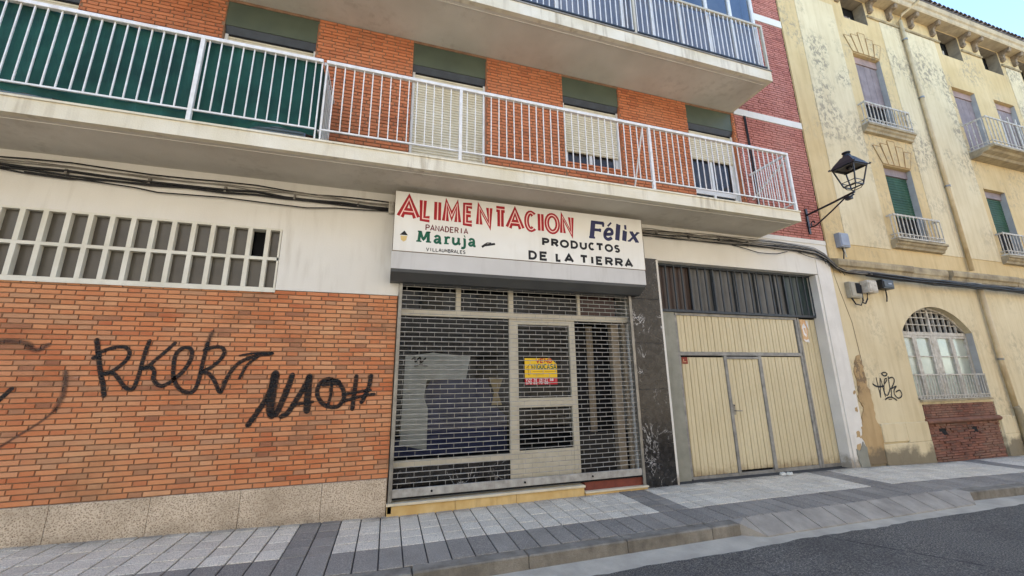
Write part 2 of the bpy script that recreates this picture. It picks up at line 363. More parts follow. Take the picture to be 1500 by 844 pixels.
def m_spray(name, col, opac, soft=.35, joints=True):
    t = NT(name); at = t.new('ShaderNodeAttribute', attribute_name='edge')
    e = t.math('ADD', at.outputs['Fac'], t.math('MULTIPLY', t.math('SUBTRACT', t.noise(55, 4, .7), .5), .55))
    a = t.ramp(e, [(.08, 0.0), (soft, 1.0)])
    a = t.math('MULTIPLY', a, t.ramp(t.noise(14, 4, .6), [(.3, opac * .8), (.6, opac)]))
    if joints:
        ph = t.math('ABSOLUTE', t.math('SUBTRACT', t.math('FRACT', t.math('DIVIDE', t.math('SUBTRACT', t.sep(2), .43), (2.806-.43)/42)), .5))
        a = t.math('MULTIPLY', a, t.ramp(ph, [(.40, 1.0), (.43, .5)]))
    t.inp(t.b, 'Alpha', a); return t.done(lin(col), .7, .3)
M['spray'] = m_spray('black_spray_paint', (22, 20, 20), .96)
M['spray_fade'] = m_spray('faded_spray_paint', (54, 48, 44), .62, .75)
M['spray_thin'] = m_spray('thin_black_marker', (26, 24, 24), .95, .3, False)

# ------------------------------------------------------------------ strokes (lettering and spray paint)
def smooth(pts, n=5):
    if len(pts) < 3: return pts
    P = [pts[0]] + list(pts) + [pts[-1]]; out = []
    for i in range(1, len(P) - 2):
        for k in range(n):
            t = k / n; r = []
            for a in (0, 1):
                p0, p1, p2, p3 = P[i-1][a], P[i][a], P[i+1][a], P[i+2][a]
                r.append(.5 * (2*p1 + (p2-p0)*t + (2*p0-5*p1+4*p2-p3)*t*t + (-p0+3*p1-3*p2+p3)*t**3))
            out.append(tuple(r))
    out.append(P[-2]); return out
def ribbon(mb, pts, w, y, round_cap=False, flare=0.0, edges=None):
    """a flat stroke in the XZ plane at depth y"""
    P = [Vector((p[0], p[1])) for p in pts]
    if (P[0]-P[-1]).length < 1e-6: closed = True
    else: closed = False
    W = [w] * len(P)
    if round_cap and not closed:
        d0 = (P[0]-P[1]).normalized(); d1 = (P[-1]-P[-2]).normalized()
        P = [P[0]+d0*w*.5, P[0]+d0*w*.38, P[0]+d0*w*.2] + P + [P[-1]+d1*w*.2, P[-1]+d1*w*.38, P[-1]+d1*w*.5]
        W = [w*.2, w*.65, w*.9] + W + [w*.9, w*.65, w*.2]
    if flare and not closed: W[0] *= 1 + flare; W[-1] *= 1 + flare
    base = len(mb.v); n = len(P)
    for i, p in enumerate(P):
        a = P[i-1] if i > 0 else (P[-2] if closed else None); b = P[i+1] if i < n-1 else (P[1] if closed else None)
        if a is None: t = (b-p).normalized(); k = 1
        elif b is None: t = (p-a).normalized(); k = 1
        else:
            u = (p-a).normalized(); v = (b-p).normalized(); t = (u+v)
            t = t.normalized() if t.length > 1e-5 else u
            k = min(1 / max(abs(t.dot(u)), .35), 2.2)
        nrm = Vector((-t.y, t.x)) * (W[i] / 2 * k)
        for s, e in ((-1, 0), (0, 1), (1, 0)):
            q = p + nrm * s; mb.v.append((q.x, y, q.y)); mb.a.append(e)
    for i in range(n-1):
        o = base + i*3
        for j in (0, 1): mb.f.append((o+j, o+j+1, o+3+j+1, o+3+j))
def strokes_obj(name, strokes, mat, parent, y, label=None, width=None, cap=True, sm=True, fat=1.35):
    mb = MB()
    for i, (w, pts) in enumerate(strokes):
        ribbon(mb, smooth(pts) if sm else pts, (width or w) * fat, y - i * 0.0004, cap)
    o = mb.build(name, mat, parent, label, fix=False)
    at = o.data.attributes.new('edge', 'FLOAT', 'POINT'); at.data.foreach_set('value', [float(v) for v in mb.a])
    return o

# stroke letters in a unit box (x to the right, y up)
def arc(cx, cy, rx, ry, a0, a1, n=14): return [(cx + rx*math.cos(R(a0+(a1-a0)*i/n)), cy + ry*math.sin(R(a0+(a1-a0)*i/n))) for i in range(n+1)]
G = {
 'A': [[(0, 0), (.5, 1), (1, 0)], [(.2, .3), (.8, .3)]], 'L': [[(.1, 1), (.1, 0), (.95, 0)]], 'I': [[(.5, 1), (.5, 0)]],
 'M': [[(.05, 0), (.12, 1), (.5, .3), (.88, 1), (.95, 0)]], 'E': [[(.95, 1), (.1, 1), (.1, 0), (.95, 0)], [(.1, .52), (.8, .52)]],
 'N': [[(.08, 0), (.08, 1), (.92, 0), (.92, 1)]], 'T': [[(0, 1), (1, 1)], [(.5, 1), (.5, 0)]],
 'C': [arc(.55, .5, .5, .5, 48, 312)], 'O': [arc(.5, .5, .48, .5, 90, 450, 22)], 'P': [[(.1, 0), (.1, 1), (.6, 1)] + arc(.6, .75, .33, .25, 80, -80, 8) + [(.6, .5), (.1, .5)]],
 'D': [[(.1, 0), (.1, 1), (.45, 1)] + arc(.45, .5, .48, .5, 80, -80, 10) + [(.45, 0), (.1, 0)]],
 'R': [[(.1, 0), (.1, 1), (.6, 1)] + arc(.6, .76, .32, .24, 80, -80, 8) + [(.6, .52), (.1, .52)], [(.5, .52), (.95, 0)]],
 'U': [[(.08, 1), (.08, .35)] + arc(.5, .36, .42, .36, 190, 350, 10) + [(.92, .35), (.92, 1)]],
 'S': [arc(.5, .76, .4, .24, 30, 250, 10) + arc(.5, .26, .42, .26, 90, -150, 10)], 'V': [[(0, 1), (.5, 0), (1, 1)]],
 'B': [[(.1, 0), (.1, 1), (.55, 1)] + arc(.55, .77, .3, .23, 80, -80, 7) + [(.1, .54)], [(.1, .54), (.6, .54)] + arc(.58, .27, .36, .27, 80, -80, 7) + [(.1, 0)]],
 'G': [arc(.55, .5, .5, .5, 48, 330) + [(.98, .45), (.6, .45)]],
 '0': [arc(.5, .5, .42, .5, 90, 450, 14)], '1': [[(.25, .8), (.55, 1), (.55, 0)]], '2': [arc(.5, .72, .4, .28, 160, -30, 8) + [(.1, 0), (.92, 0)]],
 '3': [arc(.45, .75, .4, .25, 150, -90, 8) + arc(.45, .26, .44, .26, 90, -150, 8)], '4': [[(.7, 0), (.7, 1), (.05, .3), (.98, .3)]],
 '6': [[(.75, 1), (.2, .55)] + arc(.5, .3, .42, .3, 150, 510, 14)], '7': [[(.05, 1), (.95, 1), (.4, 0)]], '8': [arc(.5, .75, .36, .25, 270, 630, 12), arc(.5, .26, .42, .26, 90, 450, 12)],
 '9': [[(.25, 0), (.8, .45)] + arc(.5, .7, .42, .3, -30, 330, 14)], ' ': [],
}
def write(mb, text, x0, x1, z0, z1, w, y, gap=.22, flare=0.0, spans=None, shear=0.0):
    n = len(text); cell = (x1-x0) / (n - gap) if n else 0; k = 0
    for i, ch in enumerate(text):
        a, b = spans[i] if spans else (x0 + i*cell, x0 + i*cell + cell*(1-gap))
        for st in G[ch]:
            pts = [(a + p[0]*(b-a) + shear*p[1]*(z1-z0), z0 + p[1]*(z1-z0)) for p in st]
            ribbon(mb, pts, w, y - .00025*(k % 3), False, flare); k += 1

# ------------------------------------------------------------------ shared makers
def wall_face(mb, x0, x1, z0, z1, y, holes, depth):
    """front sheet with rectangular openings and their reveals"""
    xs = sorted({x0, x1} | {v for h in holes for v in h[:2] if x0 < v < x1}); zs = sorted({z0, z1} | {v for h in holes for v in h[2:4] if z0 < v < z1})
    for a, b in zip(xs, xs[1:]):
        for c, d in zip(zs, zs[1:]):
            mx, mz = (a+b)/2, (c+d)/2
            if any(h[0] < mx < h[1] and h[2] < mz < h[3] for h in holes): continue
            mb.face([(a, y, c), (b, y, c), (b, y, d), (a, y, d)])
    for h in holes:
        a, b, c, d = h[:4]; dd = h[4] if len(h) > 4 else depth
        a, b, c, d = max(a, x0), min(b, x1), max(c, z0), min(d, z1)
        mb.face([(a, y, c), (a, y+dd, c), (a, y+dd, d), (a, y, d)]); mb.face([(b, y+dd, c), (b, y, c), (b, y, d), (b, y+dd, d)])
        mb.face([(a, y, d), (a, y+dd, d), (b, y+dd, d), (b, y, d)]); mb.face([(a, y+dd, c), (a, y, c), (b, y, c), (b, y+dd, c)])
def bond(x0, x1, z0, z1, pitch, st, hd, joint, flemish=True):
    """brick rectangles (x0, x1, z0, z1, whole) of a wall area"""
    out = []; n = int(round((z1-z0)/pitch)); pitch = (z1-z0)/n; per = st + (hd if flemish else 0)
    for r in range(n):
        off = (r % 2) * (per/2) + (r % 3) * .012; x = x0 - per + off - per * .5; k = 0
        while x < x1:
            L = hd if (flemish and k % 2) else st
            a, b = max(x, x0), min(x+L, x1); x += L; k += 1
            if b - a > .03: out.append((a + joint/2, b - joint/2, z0 + r*pitch + joint/2, z0 + (r+1)*pitch - joint/2, abs((b-a)-L) < 1e-6))
    return out
def brick_stuff(mb, rects, y, dep, jit=.0025):
    for a, b, c, d, *_ in rects:
        q = y + random.uniform(-jit, jit) * (1 if random.random() < .9 else 2.2); j = random.uniform(-.0015, .0015)
        n = len(mb.v); s = .003
        mb.v += [(a, q+dep, c+j), (b, q+dep, c-j), (b, q+dep, d-j), (a, q+dep, d+j), (a+s, q, c+j+s), (b-s, q, c-j+s), (b-s, q, d-j-s), (a+s, q, d+j-s)]
        mb.f += [(n+4, n+5, n+6, n+7), (n, n+1, n+5, n+4), (n+1, n+2, n+6, n+5), (n+2, n+3, n+7, n+6), (n+3, n, n+4, n+7)]
def slat_sheet(mb, x0, x1, z0, z1, y, pitch=.05, d=.012):
    """roller blind made of curved slats, one continuous profile"""
    prof = []; z = z1
    while z > z0 + 1e-4:
        zb = max(z - pitch, z0)
        prof += [(y + d*.9, z), (y + d*.2, z - .006), (y, (z+zb)/2), (y + d*.2, zb + .008)]
        z = zb
    prof.append((y + d*.9, z0)); n = len(mb.v)
    for yy, zz in prof: mb.v += [(x0, yy, zz), (x1, yy, zz)]
    for i in range(len(prof)-1): mb.f.append((n+2*i, n+2*i+2, n+2*i+3, n+2*i+1))


# ================================================================== THE SETTING: ground, road, gutter, kerb, pavement
MB().box(-600, 600, -600, 600, -2.2, -2.0).build('ground', M['asphalt'], kind='structure')
XS = [-60, -40, -20, -12, -8] + [-8 + .25*i for i in range(1, 133)] + [27, 32, 40, 60]
def strip(y0, y1, dz0, dz1, wav0=0.0, wav1=0.0, xs=XS):
    mb = MB(); prev = None
    for x in xs:
        w0 = wav0 * (math.sin(x*3.1)*.5 + math.sin(x*7.3+1)*.3 + random.uniform(-.6, .6)); w1 = wav1 * random.uniform(-1, 1)
        cur = ((x, y0 + w0, gz(x) + dz0), (x, y1 + w1, gz(x) + dz1))
        if prev: mb.face([prev[1], cur[1], cur[0], prev[0]])
        prev = cur
    return mb
rx = [-60, -30, -12] + [-6 + .11*i for i in range(0, 200)] + [17, 22, 30, 60]
strip(-1.985, -60, -.112, -.112, .022, 0, rx).build('road', M['asphalt'], kind='structure', fix=False)
strip(-1.60, -2.25, -.120, -.120).build('gutter', M['gutter'], kind='structure', fix=False)
strip(1.0, -1.508, -.013, -.013).build('pavement', M['pavebed'], kind='structure', fix=False)
pavement = bpy.data.objects['pavement']

def stone_mesh(name, sx, sy, sz, mat, b=.006):
    return MB_bev(sx, sy, sz, b).mesh(name, mat)
def MB_bev(sx, sy, sz, b):                 # block with chamfered top edges, top at z = 0, centred in x and y
    mb = MB(); hx, hy = sx/2, sy/2
    mb.v = [(-hx, -hy, -sz), (hx, -hy, -sz), (hx, hy, -sz), (-hx, hy, -sz), (-hx, -hy, -b), (hx, -hy, -b), (hx, hy, -b), (-hx, hy, -b),
            (-hx+b, -hy+b, 0), (hx-b, -hy+b, 0), (hx-b, hy-b, 0), (-hx+b, hy-b, 0)]
    mb.f = [(0, 1, 5, 4), (1, 2, 6, 5), (2, 3, 7, 6), (3, 0, 4, 7), (4, 5, 9, 8), (5, 6, 10, 9), (6, 7, 11, 10), (7, 4, 8, 11), (8, 9, 10, 11)]
    return mb
bands = [(-9.3, -8.85), (-5.12, -4.68), (-.885, -.44), (3.35, 3.79), (7.15, 7.6), (11.4, 11.85), (15.6, 16.05), (19.8, 20.25)]
tiles = []                                  # (xc, yc, sx, sy, dark)
def fill(xa, xb, dark):
    n = max(1, round((xb-xa)/.2225)); p = (xb-xa)/n
    for i in range(n):
        xc = xa + (i+.5)*p
        tiles.append((xc, -.065, p, .12, dark))
        for r in range(4): tiles.append((xc, -.125 - .2225*(r+.5), p, .2225, dark))
        tiles.append((xc, -1.26, p, .49, True))
for i, (a, b) in enumerate(bands):
    fill(a, b, True)
    if i+1 < len(bands): fill(b, bands[i+1][0], False)
def vis(t):
    s, u, v = px_size(t[0], t[1], gz(t[0]))
    return s*s*t[3] if (-20 < u < 1520 and v < 870) else 0
order = sorted(tiles, key=vis, reverse=True)
cache = {}
rest = {True: MB(), False: MB()}
for i, (x, y, sx, sy, dark) in enumerate(order):
    sl = (gz(x+.1)-gz(x-.1))/.2; jz = random.uniform(-.0025, .0025)
    if i < 300 and vis((x, y, sx, sy)) > 0:
        key = (round(sx, 3), round(sy, 3), dark)
        if key not in cache: cache[key] = MB_bev(sx-.013, sy-.013, .03, .005).mesh('paving_tile', M['tile_dark' if dark else 'tile_light'])
        inst(cache[key], 'paving_slab' if sy > .3 else 'paving_tile', pavement, (x, y, gz(x)+jz), (random.uniform(-.004, .004), -math.atan(sl)+random.uniform(-.004, .004), 0))
    else:
        m = rest[dark]; n = len(m.v); q = MB_bev(sx-.013, sy-.013, .03, .005)
        m.v += [(x+a, y+b, gz(x+a)+c+jz) for a, b, c in q.v]; m.f += [tuple(k+n for k in f) for f in q.f]
rest[True].build('paving_slabs_far', M['tile_dark'], pavement, kind='stuff')
rest[False].build('paving_tiles_far', M['tile_light'], pavement, kind='stuff')

kerb_cache = {}
def kerb_stone(x0, x1):
    L = round(x1-x0-.008, 3)
    if L not in kerb_cache: kerb_cache[L] = MB_bev(L, .155, .2, .012).mesh('kerb_stone', M['kerb'])
    x = (x0+x1)/2; sl = (gz(x+.2)-gz(x-.2))/.4
    return inst(kerb_cache[L], 'kerb_stone', kerb, (x, -1.585, gz(x)+random.uniform(-.002, .002)), (0, -math.atan(sl), 0))
kerb = MB().box(-9, 26, -1.56, -1.53, -.8, -.26).build('kerb', M['pavebed'], kind='structure')
x = .3 - 1.08*8
while x + 1.08 < 3.9: kerb_stone(x, x+1.08); x += 1.08
kerb_stone(x, 3.93)
x = 8.12
while x < 24: kerb_stone(x, x+1.08); x += 1.08
n = 9; x0, x1 = 4.16, 7.9
for i in range(n):                          # the dropped kerb before the garage: sloping stones
    a = x0 + (x1-x0)*i/n + .008; b = x0 + (x1-x0)*(i+1)/n - .008; g1, g2 = gz(a), gz(b); mb = MB()
    mb.v = [(a, -1.51, g1+.001), (b, -1.51, g2+.001), (b, -1.80, g2-.108), (a, -1.80, g1-.108), (a, -1.51, g1-.2), (b, -1.51, g2-.2), (b, -1.80, g2-.2), (a, -1.80, g1-.2)]
    mb.f = [(0, 3, 2, 1), (4, 5, 6, 7), (0, 1, 5, 4), (1, 2, 6, 5), (2, 3, 7, 6), (3, 0, 4, 7)]
    bevel(mb.build('ramp_stone', M['ramp'], kerb), .005)
for xa, xb in ((4.156, 3.93), (7.904, 8.12)):   # the wedge stones closing the ramp
    g1, g2 = gz(xa), gz(xb); mb = MB()
    mb.v = [(xa, -1.51, g1), (xa, -1.80, g1-.108), (xb, -1.51, g2), (xb, -1.66, g2), (xa, -1.51, g1-.2), (xa, -1.80, g1-.2), (xb, -1.51, g2-.2), (xb, -1.66, g2-.2)]
    mb.f = [(0, 1, 3, 2), (4, 6, 7, 5), (1, 5, 7, 3), (0, 2, 6, 4), (2, 3, 7, 6), (0, 4, 5, 1)]
    mb.build('wedge_stone', M['ramp'], kerb)

# the far side of the street: pavement and unseen plain houses, added to bounce sunlight onto the facades (mirrored in the shop glass)
strip(-8.1, -12, .0, .0).build('far_pavement', M['gutter'], kind='structure', fix=False)
for k, (xa, xb, ht, c) in enumerate(((-22, -8, 9.0, (222, 216, 206)), (-7.98, 5.5, 10.2, (226, 222, 214)), (5.52, 17, 9.4, (214, 204, 190)), (17.02, 30, 10.5, (226, 220, 210)))):
    oh = empty('unseen_opposite_house', ('cream', 'off white', 'sandy', 'ivory')[k] + ' rendered house on the far side of the street behind the viewer, unseen, added to bounce sunlight', 'building', 'unseen houses across the street'); oh.location = ((xa+xb)/2, -9.8, 0)
    hs_ = [(xa+1.2+2.3*i, xa+2.2+2.3*i, 1.0+3.1*j, 2.7+3.1*j, .2) for i in range(int((xb-xa-1.2)/2.3)) for j in range(3)]
    mb = MB(); wall_face(mb, xa, xb, -.6, ht, 0, hs_, .2); mb.box(xa, xb, .25, 8, -.6, ht-.05); mb.v = [(-x + xa + xb, -9.8 - y, z) for x, y, z in mb.v]
    o = mb.build('wall', plain('opposite_render_%d' % k, c, None, .9, 1.0), oh); o.location = -Vector(oh.location)
    pm = MB().box(-.5, .5, -.02, .02, 0, 1.7).mesh('window', M['oldwhite'])
    for h in hs_: inst(pm, 'window', oh, Vector((xa + xb - (h[0]+h[1])/2, -9.98, h[2])) - Vector(oh.location))

# ================================================================== THE BRICK APARTMENT BUILDING
apt = empty('apartment_building', 'brick apartment building with white balconies above the shuttered shop and cream garage', 'building')
apt.location = (2.0, 0, 0)
def B(mb, name, mat, parent=None, **k):
    """build a mesh given in world coordinates under the building or one of its parts"""
    o = mb.build(name, mat, None, **k); par = parent if parent is not None else apt
    o.parent = par; o.matrix_parent_inverse = Matrix.Identity(4); o.location = -wloc(par); return o
def wloc(o):
    v = Vector((0, 0, 0))
    while o is not None: v = v + Vector(o.location); o = o.parent
    return v
def I(me, name, parent, loc, rot=(0, 0, 0), scale=(1, 1, 1)): return inst(me, name, parent, Vector(loc) - wloc(parent), rot, scale)

XL, XR, TOP = -9.0, 8.765, 11.6
FL = 4.43                                   # where the brick of the upper storeys begins
# --- solid core behind the facade (closes every opening and carries the shade)
mb = MB()
mb.box(XL, XR-.005, .45, 11, 4.2, TOP); mb.box(-24, XL-.002, .0, 11, -.4, TOP)
mb.box(XL, -.25, .45, 11, -.4, 4.2); mb.box(4.25, XR-.005, .45, 11, -.4, 4.2); mb.box(-.25, 4.25, 3.0, 11, -.4, 4.2)
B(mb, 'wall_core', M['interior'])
# --- ground floor plaster with openings: lattice window, shop, garage
mb = MB()
WIN = (-8.2, -1.47, 2.81, 3.65, .16); SHOP = (.075, 3.84, -.4, 3.2, .45); GAR = (4.47, 8.37, -.4, 3.68, .2)
wall_face(mb, XL, XR, -.4, FL, 0, [WIN, SHOP, GAR, (XL, .075, -.4, 2.81, .05), (3.84, 4.47, -.4, 3.70, .02)], .2)
B(mb, 'plaster_wall', M['white'])
B(MB().box(XL, 0.07, .05, .44, -.4, 2.83), 'backing_wall', M['mortar'])
# shop side walls, ceiling and floor
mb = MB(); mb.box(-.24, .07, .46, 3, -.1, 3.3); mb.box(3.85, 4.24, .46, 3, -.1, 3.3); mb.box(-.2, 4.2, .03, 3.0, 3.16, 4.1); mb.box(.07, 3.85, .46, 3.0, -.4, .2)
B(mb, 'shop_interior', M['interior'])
# white paint edge of the pillar right of the garage, peeling
B(MB().box(8.375, 8.76, -.012, .0, -.1, 4.02), 'painted_pillar', M['pillar'])
B(MB().box(8.30, 8.366, .0015, .19, -.1, 3.66), 'painted_jamb', M['pillar'])

# --- brick wall of the ground floor
bw = B(MB().box(XL, .068, .011, .05, .41, 2.806), 'brick_wall', M['mortar'])
rects = bond(XL, .07, .430, 2.806, .0565, .263, .131, .0092)
st_me = {}
def bsize(rc):
    s, u, v = px_size((rc[0]+rc[1])/2, 0, (rc[2]+rc[3])/2); return s*s*(rc[1]-rc[0]) if (-5 < u < 1500 and rc[4]) else 0
big = sorted(rects, key=bsize, reverse=True); single = set(id(r) for r in big[:300]); mb = MB(); restb = []
for rc in rects:
    if id(rc) in single:
        L = round(rc[1]-rc[0], 3)
        if L not in st_me:
            h = rc[3]-rc[2]; q = MB(); brick_stuff(q, [(-L/2, L/2, -h/2, h/2)], 0, .03, 0); st_me[L] = q.mesh('brick', M['brick'])
        I(st_me[L], 'brick', bw, ((rc[0]+rc[1])/2, random.uniform(-.003, .003), (rc[2]+rc[3])/2), (0, random.uniform(-.004, .004), 0))
    else: restb.append(rc)
brick_stuff(mb, restb, 0, .03); B(mb, 'brick_field', M['brick'], bw, kind='stuff')
# granite plinth slabs
x = -.694 + .857
joints = [.06, -.694] + [-.694 - .857*i for i in range(1, 11)]
for b, a in zip(joints, joints[1:]):
    bevel(B(MB().box(a+.002, b-.002, -.022, .04, -.3, .425+random.uniform(-.002, .002)), 'granite_slab', M['granite']), .003)

# --- graffiti on the brick
TAG_RKER = [(.04, [(-3.19,2.12),(-3.15,1.97),(-3.09,1.75),(-3.05,1.64),(-3.02,1.52)]), (.035, [(-3.18,1.93),(-3.14,1.95)]),
 (.034, [(-3.15,1.98),(-3.08,2.02),(-3.00,2.05),(-2.92,2.05),(-2.87,2.00),(-2.87,1.93),(-2.92,1.85),(-2.99,1.78),(-3.07,1.74)]),
 (.034, [(-3.07,1.75),(-2.99,1.76),(-2.93,1.71),(-2.86,1.62),(-2.79,1.57),(-2.76,1.60),(-2.74,1.72),(-2.73,1.84),(-2.72,1.99),(-2.70,2.12)]),
 (.032, [(-2.45,2.10),(-2.52,2.01),(-2.61,1.90),(-2.66,1.84),(-2.71,1.81)]),
 (.036, [(-2.71,1.81),(-2.64,1.82),(-2.60,1.78),(-2.59,1.69),(-2.55,1.63),(-2.50,1.61),(-2.44,1.64),(-2.39,1.69),(-2.33,1.76),(-2.27,1.88),(-2.26,1.99),(-2.30,2.05),(-2.37,2.04),(-2.42,1.96),(-2.42,1.84),(-2.40,1.70),(-2.33,1.58),(-2.24,1.53),(-2.18,1.55),(-2.15,1.65),(-2.14,1.79),(-2.13,1.95),(-2.12,2.10)]),
 (.034, [(-2.13,2.03),(-2.05,2.06),(-1.97,2.06),(-1.93,2.01),(-1.95,1.93),(-2.02,1.84),(-2.12,1.77)]),
 (.036, [(-2.13,1.77),(-2.05,1.74),(-1.98,1.65),(-1.91,1.53),(-1.87,1.67),(-1.83,1.77),(-1.76,1.87),(-1.64,1.94),(-1.53,1.97),(-1.42,1.99)]),
 (.02, [(-1.76,1.96),(-1.62,1.99),(-1.42,2.00)]), (.026, [(-1.57,1.94),(-1.66,1.86),(-1.70,1.77),(-1.73,1.69)])]
TAG_NAOH = [(.05, [(-1.57,1.15),(-1.50,1.27),(-1.43,1.41),(-1.37,1.59),(-1.36,1.73)]), (.078, [(-1.35,1.72),(-1.36,1.52),(-1.36,1.34),(-1.34,1.26)]),
 (.055, [(-1.34,1.26),(-1.29,1.26),(-1.24,1.40),(-1.19,1.57),(-1.16,1.71)]), (.05, [(-1.22,1.23),(-1.16,1.27),(-1.08,1.42),(-1.01,1.56),(-0.96,1.69)]),
 (.065, [(-0.96,1.69),(-0.96,1.51),(-0.95,1.30)]), (.03, [(-1.12,1.36),(-0.90,1.39)]),
 (.042, [(-0.67,1.65),(-0.73,1.67),(-0.79,1.65),(-0.83,1.61),(-0.85,1.55),(-0.85,1.48),(-0.82,1.42),(-0.77,1.36),(-0.71,1.33),(-0.65,1.32),(-0.59,1.33),(-0.55,1.38),(-0.53,1.44),(-0.54,1.51),(-0.57,1.57),(-0.62,1.63),(-0.69,1.66)]),
 (.06, [(-0.78,1.61),(-0.70,1.62),(-0.63,1.63)]), (.03, [(-0.69,1.61),(-0.69,1.48),(-0.71,1.36)]), (.045, [(-0.40,1.69),(-0.41,1.50),(-0.42,1.30)]),
 (.045, [(-0.22,1.70),(-0.24,1.55),(-0.31,1.38)]), (.03, [(-0.54,1.47),(-0.38,1.50),(-0.22,1.52)]), (.032, [(-0.53,1.39),(-0.34,1.44),(-0.17,1.47)])]
TAG_OLD = [(.06, [(-4.20,2.10),(-4.02,2.10),(-3.91,2.10),(-3.82,2.09),(-3.76,2.06)]), (.06, [(-3.77,2.04),(-3.69,2.01),(-3.62,2.06)]), (.06, [(-3.40,1.76),(-3.38,1.63),(-3.38,1.51),(-3.41,1.39)]), (.03, [(-3.41,1.39),(-3.46,1.31),(-3.56,1.21),(-3.67,1.12),(-3.79,1.02),(-3.90,0.98)]), (.06, [(-2.12,2.10),(-2.09,2.23)])]
TAG_DASH = [(.04, [(-3.91,1.46),(-3.89,1.49),(-3.85,1.55),(-3.82,1.60)])]
def G_(name, st, mat, y, label, par=None, fat=1.35):
    o = strokes_obj(name, st, mat, None, y, label, fat=fat); par = par or apt; o.parent = par; o.location = -wloc(par); return o
G_('graffiti', TAG_RKER, M['spray'], -.006, 'black cursive spray tag ending in an arrow', None, 1.6)
G_('graffiti', TAG_NAOH, M['spray'], -.006, 'thick black spray letters near the shop', None, 1.6)
for st_ in TAG_OLD: G_('graffiti', [st_], M['spray_fade'], -.005, 'faded old spray mark')
G_('graffiti', TAG_DASH, M['spray'], -.005, 'short black spray dash at the left')

# --- lattice window of white concrete fins
lw = B(MB().box(WIN[0], WIN[1], -.018, .012, 2.772, 2.808), 'lattice_window', M['lattice'])
per = .2085; xr = -1.49
mb = MB()
B(MB().box(WIN[0], WIN[1]-.001, -.004, .13, 3.205, 3.245), 'crossbar', M['lattice'], lw)
B(MB().box(WIN[0], WIN[1]-.001, -.004, .13, 2.811, 2.835), 'bottom_bar', M['lattice'], lw)
B(MB().box(WIN[0], WIN[1]-.001, -.004, .13, 3.622, 3.648), 'top_bar', M['lattice'], lw)
fin = MB(); fin.profile_z([(-.025, -.006), (.025, -.006), (.02, .08), (-.02, .08)], 0, .368); fin_me = fin.mesh('fin', M['lattice'])
pane_me = MB().box(-per/2+.02, per/2-.02, 0, .006, 0, .38).mesh('pane', M['lattice_pane'])
nf = int((xr - WIN[0]) / per)
for i in range(nf+1):
    xf = xr - .145 - per*i
    if xf > WIN[0]:
        I(fin_me, 'fin', lw, (xf, 0, 2.836)); I(fin_me, 'fin', lw, (xf, 0, 3.246), (0, 0, 0), (1, 1, .375/.368))
    for zz, up in ((2.836, 0), (3.24, 1)):
        xc = xf + per/2
        if i == 1 and up:                  # the pane left open: a tilted leaf over the dark room
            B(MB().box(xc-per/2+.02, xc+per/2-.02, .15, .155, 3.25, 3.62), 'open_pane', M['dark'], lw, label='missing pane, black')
            continue
        I(pane_me, 'pane', lw, (xc if xc+per/2 < WIN[1]+.02 else WIN[1]-.07, .06 + random.uniform(-.006, .006), zz), (random.uniform(-.01, .01), 0, random.uniform(-.02, .02)))
B(MB().box(-1.498, -1.476, -.004, .12, 2.836, 3.62), 'end_fin', M['lattice'], lw)

# --- shop front: aluminium frame and glass
sf = B(MB().box(.08, 3.835, .10, .16, 2.55, 2.635), 'shop_front', M['beigealu'])
YF = .15
def frame(mb, x0, x1, z0, z1): mb.box(x0, x1, .115, .175, z0, z1)
for nm, x0, x1, z0, z1 in (('mullion', .08, .125, .18, 2.55), ('mullion', 1.74, 1.88, .18, 2.55), ('mullion', 2.745, 2.845, .18, 2.55), ('mullion', .91, .985, 2.635, 3.15), ('mullion', 1.735, 1.812, 2.635, 3.15),
                       ('mullion', 2.92, 2.965, 2.635, 3.15), ('door_rail', 1.88, 2.745, 2.47, 2.55), ('door_rail', 1.88, 2.745, 1.225, 1.36), ('bottom_rail', .125, 1.74, .52, .60), ('transom_rail', .08, 3.835, 3.12, 3.158)):
    mb = MB(); frame(mb, x0, x1, z0, z1); bevel(B(mb, nm, M['beigealu'], sf), .004)
bevel(B(MB().box(1.88, 2.745, .125, .16, .18, .625), 'door_panel', M['beigealu'], sf), .004)
B(MB().box(1.93, 2.70, .118, .124, .25, .585), 'door_panel_field', M['beigealu'], sf)
B(MB().box(.125, 1.74, .13, .17, .18, .518), 'marble_base', M['marble'], sf)
for x0, x1, z0, z1 in ((.13, 1.735, .605, 2.545), (1.885, 2.74, 1.365, 2.465), (1.885, 2.74, .63, 1.22), (.085, .905, 2.64, 3.115), (.99, 1.73, 2.64, 3.115), (1.817, 2.915, 2.64, 3.115), (2.97, 3.83, 2.64, 3.115)):
    B(MB().face([(x0, YF, z0), (x1, YF, z0), (x1, YF, z1), (x0, YF, z1)]), 'pane', M['glass'], sf, fix=False)
# recessed entrance to the right of the door: side glass and brown posts
for x0, x1, y0, y1, z0, z1 in ((3.56, 3.70, .2, .3, .2, 2.548), (3.30, 3.42, .6, .66, .2, 2.548), (3.74, 3.80, .15, .2, .2, 2.548)):
    B(MB().box(x0, x1, y0, y1, z0, z1), 'entrance_post', M['entrance'], sf)
B(MB().box(2.85, 3.83, .3, .36, .2, .80), 'entrance_panel', M['interior'], sf)
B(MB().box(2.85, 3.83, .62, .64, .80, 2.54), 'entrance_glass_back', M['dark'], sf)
B(MB().box(2.97, 3.68, .24, .25, 2.66, 3.02), 'pinkish_board', plain('pink_board', (120, 84, 76), (98, 66, 60), .8), sf)
B(MB().box(.1, 1.73, .9, .92, .6, 2.5), 'window_backdrop', M['dark'], sf)
